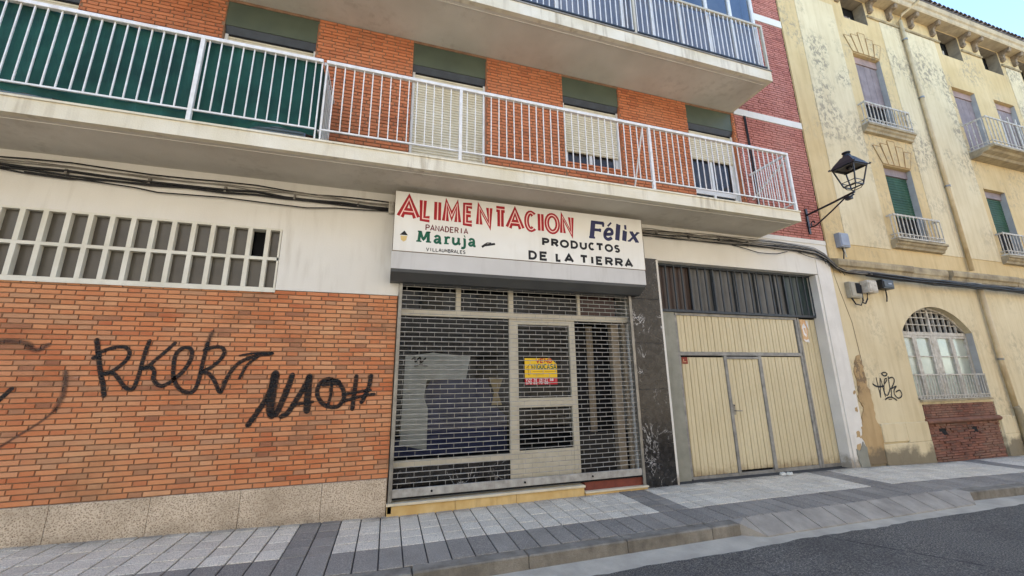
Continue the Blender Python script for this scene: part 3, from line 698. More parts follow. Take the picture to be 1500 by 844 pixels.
# papers behind the glass
def paper(poly, y, mat, label, cat='paper'):
    mb = MB().prism(poly, y, y+.004); o = mb.build('paper_sheet', mat); cx = sum(p[0] for p in poly)/len(poly); cz = min(p[1] for p in poly)
    o.data.transform(Matrix.Translation((-cx, -y, -cz))); o.location = (cx, y, cz); return tag(o, label, cat)
paper([(.20, .78), (.56, .70), (.56, 1.25), (.50, 1.40), (.53, 1.64), (1.10, 1.66), (1.16, 1.98), (.60, 2.03), (.22, 1.98)], .22, M['paper'], 'white paper covering taped inside the left shop window')
paper([(.135, .62), (1.73, .62), (1.73, 1.1), (1.56, 1.25), (1.42, 1.66), (.6, 1.66), (.50, 1.45), (.56, .9), (.135, .86)], .26, M['blue'], 'dark blue sheet hanging inside the left shop window')
paper([(1.48, 1.27), (1.64, 1.27), (1.58, 1.44), (1.66, 1.66), (1.44, 1.67), (1.52, 1.45)], .20, M['tanpaper'], 'torn tan paper piece beside the blue sheet in the shop window')
strokes_obj('graffiti', [(.02, [(.31, 1.93), (.35, 1.96), (.36, 1.90), (.42, 1.96), (.44, 1.89), (.50, 1.95)]), (.02, [(.36, 1.84), (.44, 1.86), (.52, 1.84)])], M['spray_thin'], sf, .215).location = -wloc(sf)

# the estate agent's poster on the shop door
po = empty('sale_poster', 'yellow and red for-sale poster stuck on the shop door glass', 'poster'); po.location = (1.975, .10, 1.556)
def Pp(mb, nm, mat):
    o = mb.build(nm, mat, None, fix=False); o.parent = po; o.location = -Vector(po.location); return o
Pp(MB().prism([(1.975, 1.66), (2.503, 1.66), (2.503, 1.86), (2.40, 1.95), (1.975, 1.95)], .100, .102), 'yellow_field', M['yellowp'])
Pp(MB().prism([(1.975, 1.556), (2.503, 1.556), (2.503, 1.659), (1.975, 1.659)], .100, .102), 'red_field', M['redp'])
mb = MB(); write(mb, 'VEND', 2.16, 2.42, 1.885, 1.94, .016, .0985); Pp(mb, 'lettering', M['redp'])
mb = MB(); write(mb, 'INGUCASA', 2.07, 2.49, 1.79, 1.86, .014, .0985); Pp(mb, 'lettering', M['green'])
for t_x, xa_, xb_, za_ in (('979', 1.99, 2.08, 1.612), ('74', 2.11, 2.165, 1.612), ('74', 2.20, 2.255, 1.612), ('21', 2.29, 2.345, 1.612), ('68', 2.38, 2.435, 1.612), ('670', 1.99, 2.08, 1.566), ('63', 2.11, 2.165, 1.566), ('70', 2.20, 2.255, 1.566), ('08', 2.29, 2.345, 1.566)):
    mb = MB(); write(mb, t_x, xa_, xb_, za_, za_+.037, .0085, .0985); Pp(mb, 'lettering', M['whitep'])
mb = MB(); ribbon(mb, [(2.0, 1.80), (2.06, 1.86), (2.12, 1.80)], .008, .0985); ribbon(mb, [(2.03, 1.83), (2.03, 1.70), (2.06, 1.70)], .006, .0985); ribbon(mb, [(2.10, 1.75), (2.28, 1.75)], .004, .0985); ribbon(mb, [(2.30, 1.75), (2.49, 1.75)], .004, .0985); ribbon(mb, [(2.10, 1.70), (2.28, 1.70)], .004, .0985); Pp(mb, 'line_drawing', M['maroon'])

# --- roller shutter: rows of rods with staggered links
rs = B(MB().box(.125, 3.80, -.03, .0, .19, .29), 'roller_shutter', M['bar_steel'])
bevel(rs, .004)
B(MB().box(.13, 3.795, -.018, .01, .165, .188), 'rubber_seal', M['dark'], rs)
for xx in (.62, 2.95, 1.9): B(MB().lathe([(.014, 0), (.014, .012)], (0, 0, 0), 10), 'lock', M['dark'], rs).matrix_local = Matrix.Translation(Vector((xx, -.03, .24)) - wloc(rs)) @ Matrix.Rotation(R(90), 4, 'X')
for x0, x1 in ((.078, .125), (3.795, 3.842)):
    B(MB().profile_z([(x0, -.045), (x1, -.045), (x1, -.03), (x0+.02, -.03), (x0+.02, .03), (x1, .03), (x1, .045), (x0, .045)] if x0 < 1 else [(x0, -.045), (x1, -.045), (x1, .045), (x0, .045), (x0, .03), (x1-.02, .03), (x1-.02, -.03), (x0, -.03)], .02, 3.0), 'guide_rail', M['steel'], rs)
pit = .065; nrow = int((3.05 - .31) / pit); LK = .204
rowm = []
for k in (0, 1):
    mb = MB().tube([(0, 0, 0), (3.672, 0, 0)], .0052, 6)
    x = .06 + k*LK/2
    while x < 3.66:
        mb.box(x-.002, x+.002, -.002, .002, -pit+.005, -.004); x += LK
    rowm.append(mb.mesh('shutter_rod', M['bar_steel']))
for i in range(nrow+1): I(rowm[i % 2], 'shutter_rod', rs, (.127, -.014 + random.uniform(-.0015, .0015), .35 + i*pit), (0, random.uniform(-.0006, .0006), 0))
# shutter housing
B(MB().profile_x([(-.005, 3.37), (-.30, 3.37), (-.30, 3.125), (-.005, 3.125)], -.05, 3.98), 'shutter_housing', M['box'])
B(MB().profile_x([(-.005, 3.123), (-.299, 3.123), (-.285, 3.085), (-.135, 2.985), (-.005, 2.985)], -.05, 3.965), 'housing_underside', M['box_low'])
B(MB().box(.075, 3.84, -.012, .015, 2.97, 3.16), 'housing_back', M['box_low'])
# stone step and tiled threshold
for a, b in ((.07, .928), (.932, 1.769), (1.773, 2.80)):
    bevel(B(MB().box(a, b, -.045, .06, -.2, .105), 'step_stone', M['travertine']), .003)
bevel(B(MB().box(.062, 2.81, -.07, .11, .106, .135), 'step_cap', M['stepcap']), .004)
for a, b in ((2.815, 3.28), (3.284, 3.86)):
    bevel(B(MB().box(a, b, -.05, .06, -.2, .022), 'step_stone', M['travertine']), .003)
bevel(B(MB().box(2.812, 3.87, -.07, .11, .023, .047), 'step_cap', M['stepcap']), .004)
B(MB().box(2.83, 3.84, .0, .2, .048, .16), 'threshold', M['terracotta'])

# --- black marble pilaster
for z0, z1 in ((-.2, .62), (.624, 1.455), (1.459, 2.20), (2.204, 2.95), (2.954, 3.69)):
    bevel(B(MB().box(3.845, 4.425, -.022, .018, z0, z1), 'marble_slab', M['marble']), .002)
B(MB().box(4.427, 4.468, -.014, .2, -.2, 3.68), 'marble_edge', M['pillar'])

# --- garage: barred transom and ribbed door
gd = B(MB().box(4.47, 4.847, .165, .25, -.3, 2.785), 'garage_door', M['greyplaster'])
GY = .20
tr = B(MB().box(4.47, 8.37, .14, .2, 2.79, 2.835), 'transom_window', M['bargrey'])
B(MB().box(4.47, 8.37, .14, .2, 3.64, 3.679), 'transom_top', M['bargrey'], tr)
npan = 7; edges = [4.475, 5.30, 5.80, 6.32, 6.84, 7.36, 7.62, 8.365]
for i, (a, b) in enumerate(zip(edges, edges[1:])):
    mt = 'pane_brown' if i == 0 else ('pane_green' if i == 6 else 'pane_grey')
    B(MB().box(a+.006, b-.006, .2, .206, 2.836, 3.639), 'pane', M[mt], tr)
    if i: B(MB().box(a-.012, a+.012, .17, .2, 2.836, 3.639), 'glazing_bar', M['bargrey'], tr)
bar_me = MB().box(-.014, .014, -.01, .01, 0, .83).mesh('bar', M['bargrey'])
nb = 22
for i in range(nb): I(bar_me, 'bar', tr, (4.56 + (8.30-4.56)*i/(nb-1), .145, 2.82))
def ribbed(x0, x1, z0, z1, y, pitch=.155):
    n = max(1, round((x1-x0)/pitch)); p = (x1-x0)/n; prof = []
    for i in range(n):
        a = x0 + i*p; prof += [(a, y), (a+.004, y+.016), (a+.016, y+.016), (a+.021, y), (a+p*.48, y), (a+p*.48+.006, y-.008), (a+p*.48+.03, y-.008), (a+p*.48+.036, y)]
    prof.append((x1, y)); return MB().profile_z(prof + [(x1, y+.03), (x0, y+.03)], z0, z1)
zb = -.0
for nm, x0, x1, z0, z1 in (('door_panel', 4.905, 7.72, 2.085, 2.735), ('door_panel', 4.92, 5.85, .035, 1.985), ('wicket_door', 5.915, 6.655, .065, 1.955), ('door_panel', 6.735, 7.74, .035, 2.0), ('side_panel', 7.855, 8.30, .03, 2.755)):
    B(ribbed(x0, x1, z0, z1, GY), nm, M['cream'], gd)
for nm, x0, x1, z0, z1 in (('frame_bar', 4.87, 7.79, 2.735, 2.785), ('frame_bar', 4.845, 7.79, 2.018, 2.082), ('frame_bar', 4.85, 4.905, .0, 2.018), ('frame_bar', 4.85, 4.905, 2.083, 2.734), ('frame_bar', 5.853, 5.912, .0, 2.016),
                       ('frame_bar', 6.658, 6.732, .0, 2.016), ('frame_bar', 7.742, 7.80, -.02, 2.016), ('frame_bar', 7.742, 7.80, 2.084, 2.734), ('frame_bar', 7.812, 7.853, -.02, 2.785), ('frame_bar', 8.302, 8.34, -.02, 2.785), ('wicket_head', 5.913, 6.657, 1.957, 2.0)):
    bevel(B(MB().box(x0, x1, GY-.022, GY+.03, z0, z1), nm, M['gframe'], gd), .004)
B(MB().box(7.8, 7.812, GY+.0, GY+.02, -.02, 2.79), 'gap', M['dark'], gd)
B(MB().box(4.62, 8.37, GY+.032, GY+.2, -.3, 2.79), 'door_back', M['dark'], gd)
B(MB().box(4.91, 8.30, GY-.01, GY+.01, -.03, .03), 'bottom_strip', M['gframe'], gd)
mb = MB().bar((5.94, GY-.05, 1.05), (6.07, GY-.05, 1.045), .018, .018).bar((5.945, GY-.05, 1.05), (5.945, GY, 1.05), .016, .016)
B(mb, 'handle', M['steel'], gd); B(MB().box(5.925, 5.965, GY-.012, GY, .98, 1.16), 'lock_plate', M['steel'], gd)
B(MB().lathe([(.012, 0), (.012, .012)], (5.945, GY-.018, 1.13), 8), 'keyhole', M['dark'], gd)
def decal(name, polys, y, label, cat, loc):
    e = empty(name, label, cat); e.location = loc
    for nm, poly, mat, k in polys:
        o = MB().prism(poly, y - .001*k - .001, y - .001*k).build(nm, mat, e); o.location = -Vector(loc)
    return e
decal('torn_poster', [('orange_sheet', [(7.885, 2.745), (7.90, 2.33), (7.96, 2.29), (8.05, 2.33), (8.04, 2.42), (8.07, 2.52), (8.03, 2.75)], M['orangep'], 1), ('white_scrap', [(7.92, 2.61), (7.94, 2.45), (8.00, 2.40), (8.03, 2.60), (7.98, 2.68)], M['whitep'], 2), ('white_scrap', [(7.90, 2.36), (7.95, 2.30), (8.06, 2.29), (8.05, 2.36), (7.98, 2.34)], M['whitep'], 3), ('white_scrap', [(8.06, 2.62), (8.09, 2.56), (8.10, 2.72), (8.04, 2.74)], M['whitep'], 2), ('orange_scrap', [(7.955, 2.58), (7.97, 2.48), (8.0, 2.46), (8.005, 2.58)], M['orangep'], 4)], GY-.0095, 'torn orange and white poster on the garage side panel', 'poster', (7.97, GY, 2.29))
decal('notice_plate', [('plate', [(4.93, 1.985), (4.93, 1.87), (5.05, 1.87), (5.05, 1.985)], plain('rust_red', (142, 62, 44), (120, 50, 36), .7), 1), ('mark', [(4.96, 1.955), (4.96, 1.90), (5.02, 1.90), (5.02, 1.91), (4.97, 1.91), (4.97, 1.955)], M['orangep'], 2)], GY-.0095, 'small rust red notice in the top corner of the garage door', 'notice', (4.99, GY, 1.87))

# --- first floor: brick piers, lintels, windows
OPEN = [(-5.40, -4.17, 4.5, 7.13), (-2.55, -1.33, 4.5, 7.13), (.11, 1.34, 4.5, 7.13), (2.78, 3.95, 5.36, 7.13), (5.55, 6.72, 4.62, 7.13)]
mb = MB(); wall_face(mb, XL, 6.80, FL, 7.3, .012, OPEN, .16); B(mb, 'first_floor_wall', M['mortar'])
def pier(x0, x1, z0, z1, y=0, mat='brick_up', pitch=.0585, name='brick_pier'):
    mb = MB(); brick_stuff(mb, bond(x0+.002, x1-.002, z0, z1, pitch, .25, .125, .011), y, .03); return B(mb, name, M[mat], kind='stuff')
for a, b in ((XL, -5.40), (-4.17, -2.55), (-1.33, .11), (1.34, 2.78), (3.95, 5.55), (6.72, 6.80)): pier(a, b, 4.44, 7.16)
pier(2.78, 3.95, 4.44, 5.33, 0); pier(5.55, 6.72, 4.44, 4.60, 0)
mb = MB(); wall_face(mb, 6.80, XR, FL, TOP, .012, [], 0); B(mb, 'side_wall', M['mortar_red'])
for z0, z1 in ((4.44, 7.145), (7.305, 9.955), (10.155, TOP)):
    pier(6.80, XR, z0, z1, 0, 'brick_red', .0585, 'red_brick_panel')
for z0, z1 in ((7.147, 7.303), (9.957, 10.153), (4.345, 4.437)): B(MB().box(6.80, XR+.004, -.012, .012, z0, z1), 'white_band', M['white'])
mb = MB(); wall_face(mb, XL, 6.80, 7.3, TOP, .012, [], 0); B(mb, 'upper_wall', M['mortar'])

for i, (a, b, z0, z1) in enumerate(OPEN):
    # reveals of brick: the right one is seen
    mb = MB(); n = int((z1-z0)/.0585)
    for k in range(n): mb.box(b-.006, b-.0015, .004, .115, z0 + k*.0585 + .005, z0 + (k+1)*.0585 - .005)
    B(mb, 'brick_reveal', M['brick_up'], kind='stuff')
    win = B(MB().box(a+.001, b-.001, .02, .16, 6.72, 7.128), 'window', M['greenbox'])
    B(MB().profile_x([(.03, 6.719), (.07, 6.61), (.15, 6.61), (.15, 6.719)], a+.002, b-.008), 'lintel_underside', M['bargrey'], win)
    B(MB().box(a+.004, b-.008, .075, .15, 6.585, 6.608), 'blind_slot', M['dark'], win)
    zb = {3: 5.63, 4: 5.95}.get(i, 4.55)
    mb = MB(); slat_sheet(mb, a+.03, b-.03, zb, 6.6, .085, .048, .022); B(mb, 'roller_blind', M['blind'], win, fix=False)
    for xx in (a+.004, b-.044): B(MB().box(xx, xx+.038, .06, .13, z0, 6.6), 'blind_guide', M['alu'], win)
    if i >= 3:
        B(MB().box(a+.045, b-.045, .115, .15, z0, z0+.055), 'sash_bottom', M['alu'], win)
        for xx in (a+.045, (a+b)/2-.05, b-.095): B(MB().box(xx, xx+.055, .112, .15, z0+.056, zb+.2), 'sash_post', M['alu'], win)
        if i == 4: B(MB().box(a+.1, b-.1, .113, .149, 5.20, 5.30), 'sash_rail', M['alu'], win)
        B(MB().box(a+.045, b-.045, .17, .18, z0, zb+.2), 'curtain', plain('grey_curtain', (120, 108, 100), (60, 54, 52), .9, 3.0), win)
        B(MB().face([(a+.05, .14, z0), (b-.05, .14, z0), (b-.05, .14, zb+.2), (a+.05, .14, zb+.2)]), 'pane', M['glass'], win, fix=False)
        if i == 3: B(MB().box(a-.0, b, -.015, .11, 5.335, 5.362), 'sill', M['brick_up'], win)

# --- lower balcony
def slab(name, x1, yf, z0, z1):
    s = B(MB().box(XL, x1-.06, yf+.075, .01, z0+.002, z1-.01), name, M['soffit'])
    B(MB().box(XL, x1, yf, yf+.074, z0, z1-.014), 'fascia', M['fascia'], s); B(MB().box(x1-.06, x1, yf+.075, .0, z0, z1-.014), 'fascia', M['fascia'], s)
    B(MB().box(XL, x1+.012, yf-.014, .0, z1-.013, z1+.012), 'slab_cap', M['floorcap'] if z0 > 7 else M['fascia'], s)
    B(MB().box(XL, x1-.09, yf+.125, yf+.135, z0-.006, z0+.0015), 'drip_line', M['white'], s)
    return s
lb = slab('balcony', 6.95, -.87, 4.34, 4.53); RY = -.835
lb['label'] = 'lower balcony with white railing and green screen'
for x0, x1 in ((XL, -1.03), (-.99, 6.95)):
    bevel(B(MB().box(x0, x1, RY-.025, RY+.025, 5.672, 5.72), 'handrail', M['whitemetal'], lb), .006)
    B(MB().box(x0, x1, RY-.01, RY+.01, 4.695, 4.715), 'bottom_rail', M['whitemetal'], lb)
bal = MB().box(-.0065, .0065, -.0065, .0065, 0, .96).mesh('baluster', M['whitemetal'])
posts = [-5.47, -2.35, -1.04, -.98, .775, 3.90, 6.925]
thin = (-1.04, -.98)
x = 6.925 - .1165
while x > -6.2:
    if min(abs(x-p) for p in posts) > .05: I(bal, 'baluster', lb, (x + random.uniform(-.003, .003), RY, 4.714), (random.uniform(-.006, .006), random.uniform(-.004, .004), 0))
    x -= .1165
for p in posts: hw_ = .008 if p in thin else .021; B(MB().box(p-hw_, p+hw_, RY-hw_, RY+hw_, 4.535, 5.673), 'post', M['whitemetal'], lb)
for xp in (6.925, -1.01):                   # railings that run back to the wall
    B(MB().box(xp-.015, xp+.015, RY+.026, -.03, 5.675, 5.715), 'side_handrail', M['whitemetal'], lb)
    B(MB().box(xp-.01, xp+.01, RY+.021, -.03, 4.695, 4.713), 'side_bottom_rail', M['whitemetal'], lb)
    for k in range(1, 8): I(bal, 'baluster', lb, (xp, RY + .1*k, 4.714))
B(MB().bar((6.925, RY+.03, 5.60), (6.925, -.02, 5.15), .03, .02), 'brace', M['whitemetal'], lb)
B(MB().bar((3.80, RY+.03, 5.66), (3.74, -.5, 4.55), .02, .02), 'brace', M['whitemetal'], lb)
# green cloth screen tied behind the railing
def cloth(x0, x1, z0, z1, y, nx, nz, name):
    mb = MB()
    for j in range(nz+1):
        for i in range(nx+1):
            u, v = i/nx, j/nz; x = x0 + (x1-x0)*u; low = (1-v)**3
            mb.v.append((x, y + .012*math.sin(x*27+v*2) + .014*math.sin(x*9+v*3) + low*.035*math.sin(x*5.2), z0 + (z1-z0)*v - low*(.05*math.sin(x*1.9+.6) + .02*math.sin(x*6))))
    for j in range(nz):
        for i in range(nx):
            a = j*(nx+1)+i; mb.f.append((a, a+1, a+nx+2, a+nx+1))
    return B(mb, name, M['screen'], lb, fix=False, smooth=True, label='dark green privacy cloth tied along the railing')
cloth(-6.4, -1.05, 4.60, 5.705, RY+.045, 160, 10, 'privacy_screen')
B(MB().box(-1.043, -1.037, RY+.05, -.06, 4.6, 5.66), 'side_screen', M['screen'], lb)

# --- upper balcony with glazed gallery
ub = slab('balcony', 6.77, -.96, 7.17, 7.40); UY = -.93
ub['label'] = 'upper balcony with white bars before a glazed gallery'
bevel(B(MB().box(.0, 6.77, UY-.02, UY+.02, 8.44, 8.485), 'handrail', M['beigealu'], ub), .005)
B(MB().box(.0, 6.76, UY-.012, UY+.012, 7.475, 7.50), 'bottom_rail', M['bargrey'], ub)
B(MB().box(.0, 6.765, UY+.02, UY+.03, 7.415, 7.47), 'flashing', M['bargrey'], ub)
bal2 = MB().box(-.007, .007, -.007, .007, 0, .945).mesh('baluster', M['whitemetal'])
x = 6.74 - .104
while x > .4:
    if abs(x-3.77) > .04: I(bal2, 'baluster', ub, (x, UY, 7.498), (0, random.uniform(-.004, .004), 0))
    x -= .104
for p in (3.77, 6.745, .70): B(MB().box(p-.02, p+.02, UY-.021, UY+.021, 7.415, 8.441), 'post', M['beigealu'], ub)
for k in range(1, 8): I(bal2, 'baluster', ub, (6.745, UY+.1*k, 7.498))
gp = [.44, 1.07, 1.70, 2.33, 2.96, 3.59, 4.22, 4.85, 5.51, 6.11, 6.70]
for xx in gp: B(MB().box(xx-.03, xx+.03, -.86, -.80, 7.414, 10.0), 'gallery_post', M['alu'], ub)
B(MB().box(.4, 6.73, -.855, -.805, 8.52, 8.58), 'gallery_rail', M['alu'], ub); B(MB().box(.4, 6.73, -.855, -.805, 7.414, 7.45), 'gallery_sill', M['alu'], ub)
B(MB().box(.3, 6.76, -.87, .0, 10.0, 10.25), 'gallery_roof', M['fascia'], ub)
t_ = plain('grey_blue_panel', (116, 118, 124), (88, 92, 102), .3, 2.2, spec=.5)
for a, b in zip(gp, gp[1:]):
    B(MB().face([(a+.03, -.83, 8.58), (b-.03, -.83, 8.58), (b-.03, -.83, 10.0), (a+.03, -.83, 10.0)]), 'pane', M['glass_up'], ub, fix=False)
    mb = MB(); prof = []; n = 8
    for i in range(n+1): prof += [(a+.031 + (b-a-.062)*i/n, -.835 + .006*(i % 2))]
    B(MB().profile_z(prof + [(b-.031, -.815), (a+.031, -.815)], 7.451, 8.519), 'gallery_panel', t_, ub)
B(MB().box(.42, 6.69, -.62, -.60, 8.4, 10.0), 'curtain', plain('gallery_curtain', (150, 146, 140), (88, 92, 104), .9, 1.3), ub)
B(MB().face([(6.72, -.80, 7.45), (6.72, 0, 7.45), (6.72, 0, 10), (6.72, -.80, 10)]), 'pane', M['glass_up'], ub, fix=False)
# wall-hugging dark pipes beside the balcony
for xx in (7.05, 7.085): B(MB().tube([(xx, -.02, 7.14), (xx+.01, -.025, 6.0), (xx-.01, -.02, 4.45)], .011), 'wall_pipe', M['cable'])
# flat roof
B(MB().box(XL-.1, XR+.002, -.1, 11.1, TOP, TOP+.25), 'roof', M['fascia'])

# ================================================================== THE SHOP SIGN
sg = empty('shop_sign', 'cream shop sign with red, green, navy and black lettering over the shutter', 'sign'); sg.location = (2.0, -.15, 3.375)
def S(mb, nm, mat, **k):
    o = mb.build(nm, mat, None, **k); o.parent = sg; o.location = -Vector(sg.location); return o
bevel(S(MB().box(-.04, 3.99, -.30, -.02, 3.381, 4.268), 'board', M['sign']), .004)
S(MB().box(-.045, 3.995, -.304, -.02, 3.371, 3.380), 'bottom_edge', M['sign_edge'])
for x0, x1 in ((-.046, -.041), (3.991, 3.996)): S(MB().box(x0, x1, -.302, -.02, 3.381, 4.27), 'side_edge', M['sign_edge'])
sx = [0.004, 0.28, 0.303, 0.468, 0.513, 0.582, 0.628, 0.877, 0.919, 1.083, 1.123, 1.356, 1.4, 1.584, 1.593, 1.853, 1.877, 2.067, 2.113, 2.175, 2.216, 2.46, 2.476, 2.703]
spans = [(sx[2*i]+.03, sx[2*i+1]-.02) for i in range(12)]
mb = MB(); write(mb, 'ALIMENTACION', 0, 1, 3.885, 4.165, .078, -.3008, spans=spans, flare=.3); S(mb, 'red_lettering', M['red'], fix=False)
mb = MB(); write(mb, 'ALIMENTACION', 0, 1, 3.885, 4.165, .017, -.3024, spans=spans); S(mb, 'inline_lettering', M['pink'], fix=False)
mb = MB(); write(mb, 'PANADERIA', .392, .998, 3.718, 3.795, .016, -.3008); S(mb, 'maroon_lettering', M['maroon'], fix=False)
mb = MB(); write(mb, 'VILLAUMBRALES', .414, .966, 3.41, 3.454, .0105, -.3008); S(mb, 'small_lettering', M['black'], fix=False)
ps = [2.155, 2.306, 2.46, 2.636, 2.798, 2.955, 3.09, 3.251, 3.423, 3.555]
mb = MB(); write(mb, 'PRODUCTOS', 0, 1, 3.655, 3.757, .036, -.3008, spans=[(a+.014, b-.034) for a, b in zip(ps, ps[1:])], flare=.15)
ts = {0: 1.925, 1: 2.105, 3: 2.376, 4: 2.526, 6: 2.793, 7: 2.975, 8: 3.07, 9: 3.234, 10: 3.415, 11: 3.602}
te = {0: 2.075, 1: 2.25, 3: 2.475, 4: 2.685, 6: 2.935, 7: 3.045, 8: 3.205, 9: 3.39, 10: 3.575, 11: 3.755}
S(mb, 'black_lettering', M['black'], fix=False)
for w_, k0 in (('DE', 0), ('LA', 3), ('TIERRA', 6)):
    for i, ch in enumerate(w_):
        mb = MB(); write(mb, ch, 0, 1, 3.42, 3.53, .036, -.3008, spans=[(ts[k0+i]+.014, te[k0+i]-.014)], flare=.15); S(mb, 'black_letter', M['black'], fix=False)
def glyphs(name, strokes, mat, x0, z0, sc, shear=0.0, y=-.3008, sm=True, fat=1.15):
    mb = MB()
    for i, (w, pts) in enumerate(strokes):
        q = smooth(pts, 4) if (sm and len(pts) > 2) else pts
        ribbon(mb, [(x0 + p[0]*sc + shear*p[1]*sc, z0 + p[1]*sc) for p in q], w*sc*fat, y - .00025*(i % 4), False)
    return S(mb, name, mat, fix=False)
# "Maruja": heavy serif letters, height of the capital = 1
MAR = [(.22, [(.22, .02), (.3, 1)]), (.2, [(.34, .98), (.62, .25), (.95, .98)]), (.24, [(1.02, .98), (1.05, .02)]), (.12, [(0, .04), (.46, .04)]), (.12, [(.84, .04), (1.3, .04)]), (.12, [(.1, .96), (.42, .96)]), (.12, [(.92, .96), (1.22, .96)]),
 (.19, [(1.62, .52), (1.78, .68), (2.0, .62), (2.06, .4), (2.06, .05), (2.22, .03)]), (.19, [(2.04, .38), (1.72, .32), (1.62, .14), (1.78, .03), (2.02, .18)]),
 (.2, [(2.62, .02), (2.62, .68)]), (.12, [(2.44, .04), (2.88, .04)]), (.12, [(2.46, .64), (2.66, .64)]), (.18, [(2.64, .48), (2.78, .64), (2.98, .6)]),
 (.2, [(3.28, .66), (3.28, .22), (3.42, .04), (3.62, .1), (3.74, .26)]), (.2, [(3.78, .66), (3.78, .2), (3.92, .04)]), (.1, [(3.16, .64), (3.34, .64)]), (.1, [(3.64, .64), (3.84, .64)]),
 (.2, [(4.32, .64), (4.34, -.05), (4.22, -.26), (4.02, -.24)]), (.1, [(4.18, .64), (4.4, .64)]), (.2, [(4.28, .86), (4.36, .9)]),
 (.19, [(4.76, .52), (4.92, .68), (5.14, .62), (5.2, .4), (5.2, .05), (5.36, .03)]), (.19, [(5.18, .38), (4.86, .32), (4.76, .14), (4.92, .03), (5.16, .18)])]
glyphs('green_lettering', MAR, M['green'], .27, 3.535, .158)
# "Félix": bold italic, height of the capital = 1
FEL = [(.22, [(.2, .0), (.2, 1)]), (.15, [(.1, .93), (.85, .93)]), (.1, [(.82, .96), (.82, .72)]), (.13, [(.24, .5), (.68, .5)]), (.1, [(.66, .6), (.66, .4)]), (.1, [(.04, .04), (.4, .04)]),
 (.15, [(.98, .3), (1.38, .36), (1.36, .58), (1.14, .62), (.98, .4), (1.0, .14), (1.2, .02), (1.42, .14)]), (.085, [(1.1, .78), (1.3, 1.02)]),
 (.22, [(1.76, .02), (1.76, .96)]), (.08, [(1.62, .94), (1.76, .94)]), (.22, [(2.2, .02), (2.2, .62)]), (.08, [(2.06, .6), (2.2, .6)]), (.22, [(2.14, .84), (2.28, .84)]),
 (.18, [(2.6, .6), (3.02, .04)]), (.1, [(2.52, .04), (3.04, .6)]), (.07, [(2.5, .59), (2.7, .59)]), (.07, [(2.9, .04), (3.14, .04)]), (.07, [(2.42, .05), (2.6, .05)]), (.07, [(2.94, .59), (3.14, .59)])]
glyphs('navy_lettering', FEL, M['navy'], 2.965, 3.85, .30, .16, sm=True, fat=1.25)
# baker's head and loaf
S(MB().prism([(.045, 3.612), (.155, 3.612), (.105, 3.678)], -.302, -.3005), 'hat_mark', M['black'])
S(MB().prism([(.055, 3.60), (.065, 3.54), (.10, 3.515), (.135, 3.54), (.145, 3.60)], -.302, -.3005), 'face_mark', M['skin'])
mb = MB(); ribbon(mb, [(1.21, 3.535), (1.25, 3.565), (1.32, 3.58), (1.41, 3.60)], .034, -.3008); ribbon(mb, [(1.24, 3.57), (1.29, 3.605), (1.35, 3.61)], .016, -.3012)
S(mb, 'loaf_mark', M['black'], fix=False)

# ================================================================== CABLES ON THE FACADES
def cable_run(pts, r, n, mat, parent, jit=.012):
    mb = MB(); P = []
    for i in range(len(pts)-1):
        a, b = Vector(pts[i]), Vector(pts[i+1]); m = max(2, int((b-a).length/.35))
        for k in range(m): P.append(a.lerp(b, k/m) + Vector((0, -abs(random.gauss(0, jit*.3)), random.gauss(0, jit))))
    P.append(Vector(pts[-1])); mb.tube([tuple(p) for p in P], r, n); o = mb.build('cable', mat, None, smooth=True)
    o.parent = parent; o.location = -Vector(parent.location); return o
def clips(parent, xs, zf, h=.05):
    for x in xs:
        o = MB().box(x-.012, x+.012, -.045, -.0015, zf(x)-h, zf(x)+h).build('clip', M['cable_grey'], parent); o.location = -Vector(parent.location)
cb = empty('cable_bundle', 'black cables clipped along the white wall left of the shop sign', 'cables', 'cables clipped to the facades'); cb.location = (-4, -.02, 4.1)
for z0, z1, z2, r, mt in ((4.235, 4.22, 4.20, .010, 'cable'), (4.20, 4.19, 4.165, .008, 'cable_grey'), (4.175, 4.165, 4.14, .007, 'cable_grey'), (4.12, 4.115, 4.10, .018, 'cable'), (4.095, 4.08, 4.07, .014, 'cable'), (4.06, 4.09, 4.08, .010, 'cable')):
    cable_run([(-8.9, -.025, z0), (-4.2, -.03, z0), (-2.2, -.03, z1), (-.04, -.025, z2)], r, 6, M[mt], cb)
cable_run([(-4.2, -.035, 4.06), (-3.4, -.035, 4.03), (-2.9, -.035, 3.98), (-2.2, -.035, 4.0), (-1.2, -.035, 3.99), (-.1, -.03, 4.06)], .009, 6, M['cable'], cb, .006)
clips(cb, [-.55-.82*i for i in range(10)], lambda x: 4.12, .04)
cb2 = empty('cable_bundle', 'black cables along the white wall above the garage, dropping at the corner', 'cables', 'cables clipped to the facades'); cb2.location = (6.5, -.02, 4.1)
for dz, dy, r, mt in ((.0, -.03, .016, 'cable'), (.03, -.045, .013, 'cable'), (-.03, -.04, .012, 'cable'), (.075, -.03, .015, 'cable_grey'), (.10, -.025, .009, 'cable'), (.13, -.022, .006, 'cable_grey'), (-.015, -.06, .010, 'cable_grey')):
    cable_run([(4.02, dy, 4.13+dz*.9), (5.8, dy, 4.15+dz), (7.4, dy, 4.17+dz), (8.35, dy-.01, 4.13+dz), (8.62, dy-.02, 4.02+dz*.9), (8.85, dy-.025, 3.84+dz*.8), (9.2, dy-.02, 3.76+dz*.6), (9.7, dy-.13, 3.73+dz*.5)], r, 6, M[mt], cb2, .007)
cable_run([(6.2, -.03, 4.12), (6.8, -.05, 4.0), (7.3, -.045, 4.02), (7.6, -.03, 4.10)], .008, 5, M['cable'], cb2, .003)
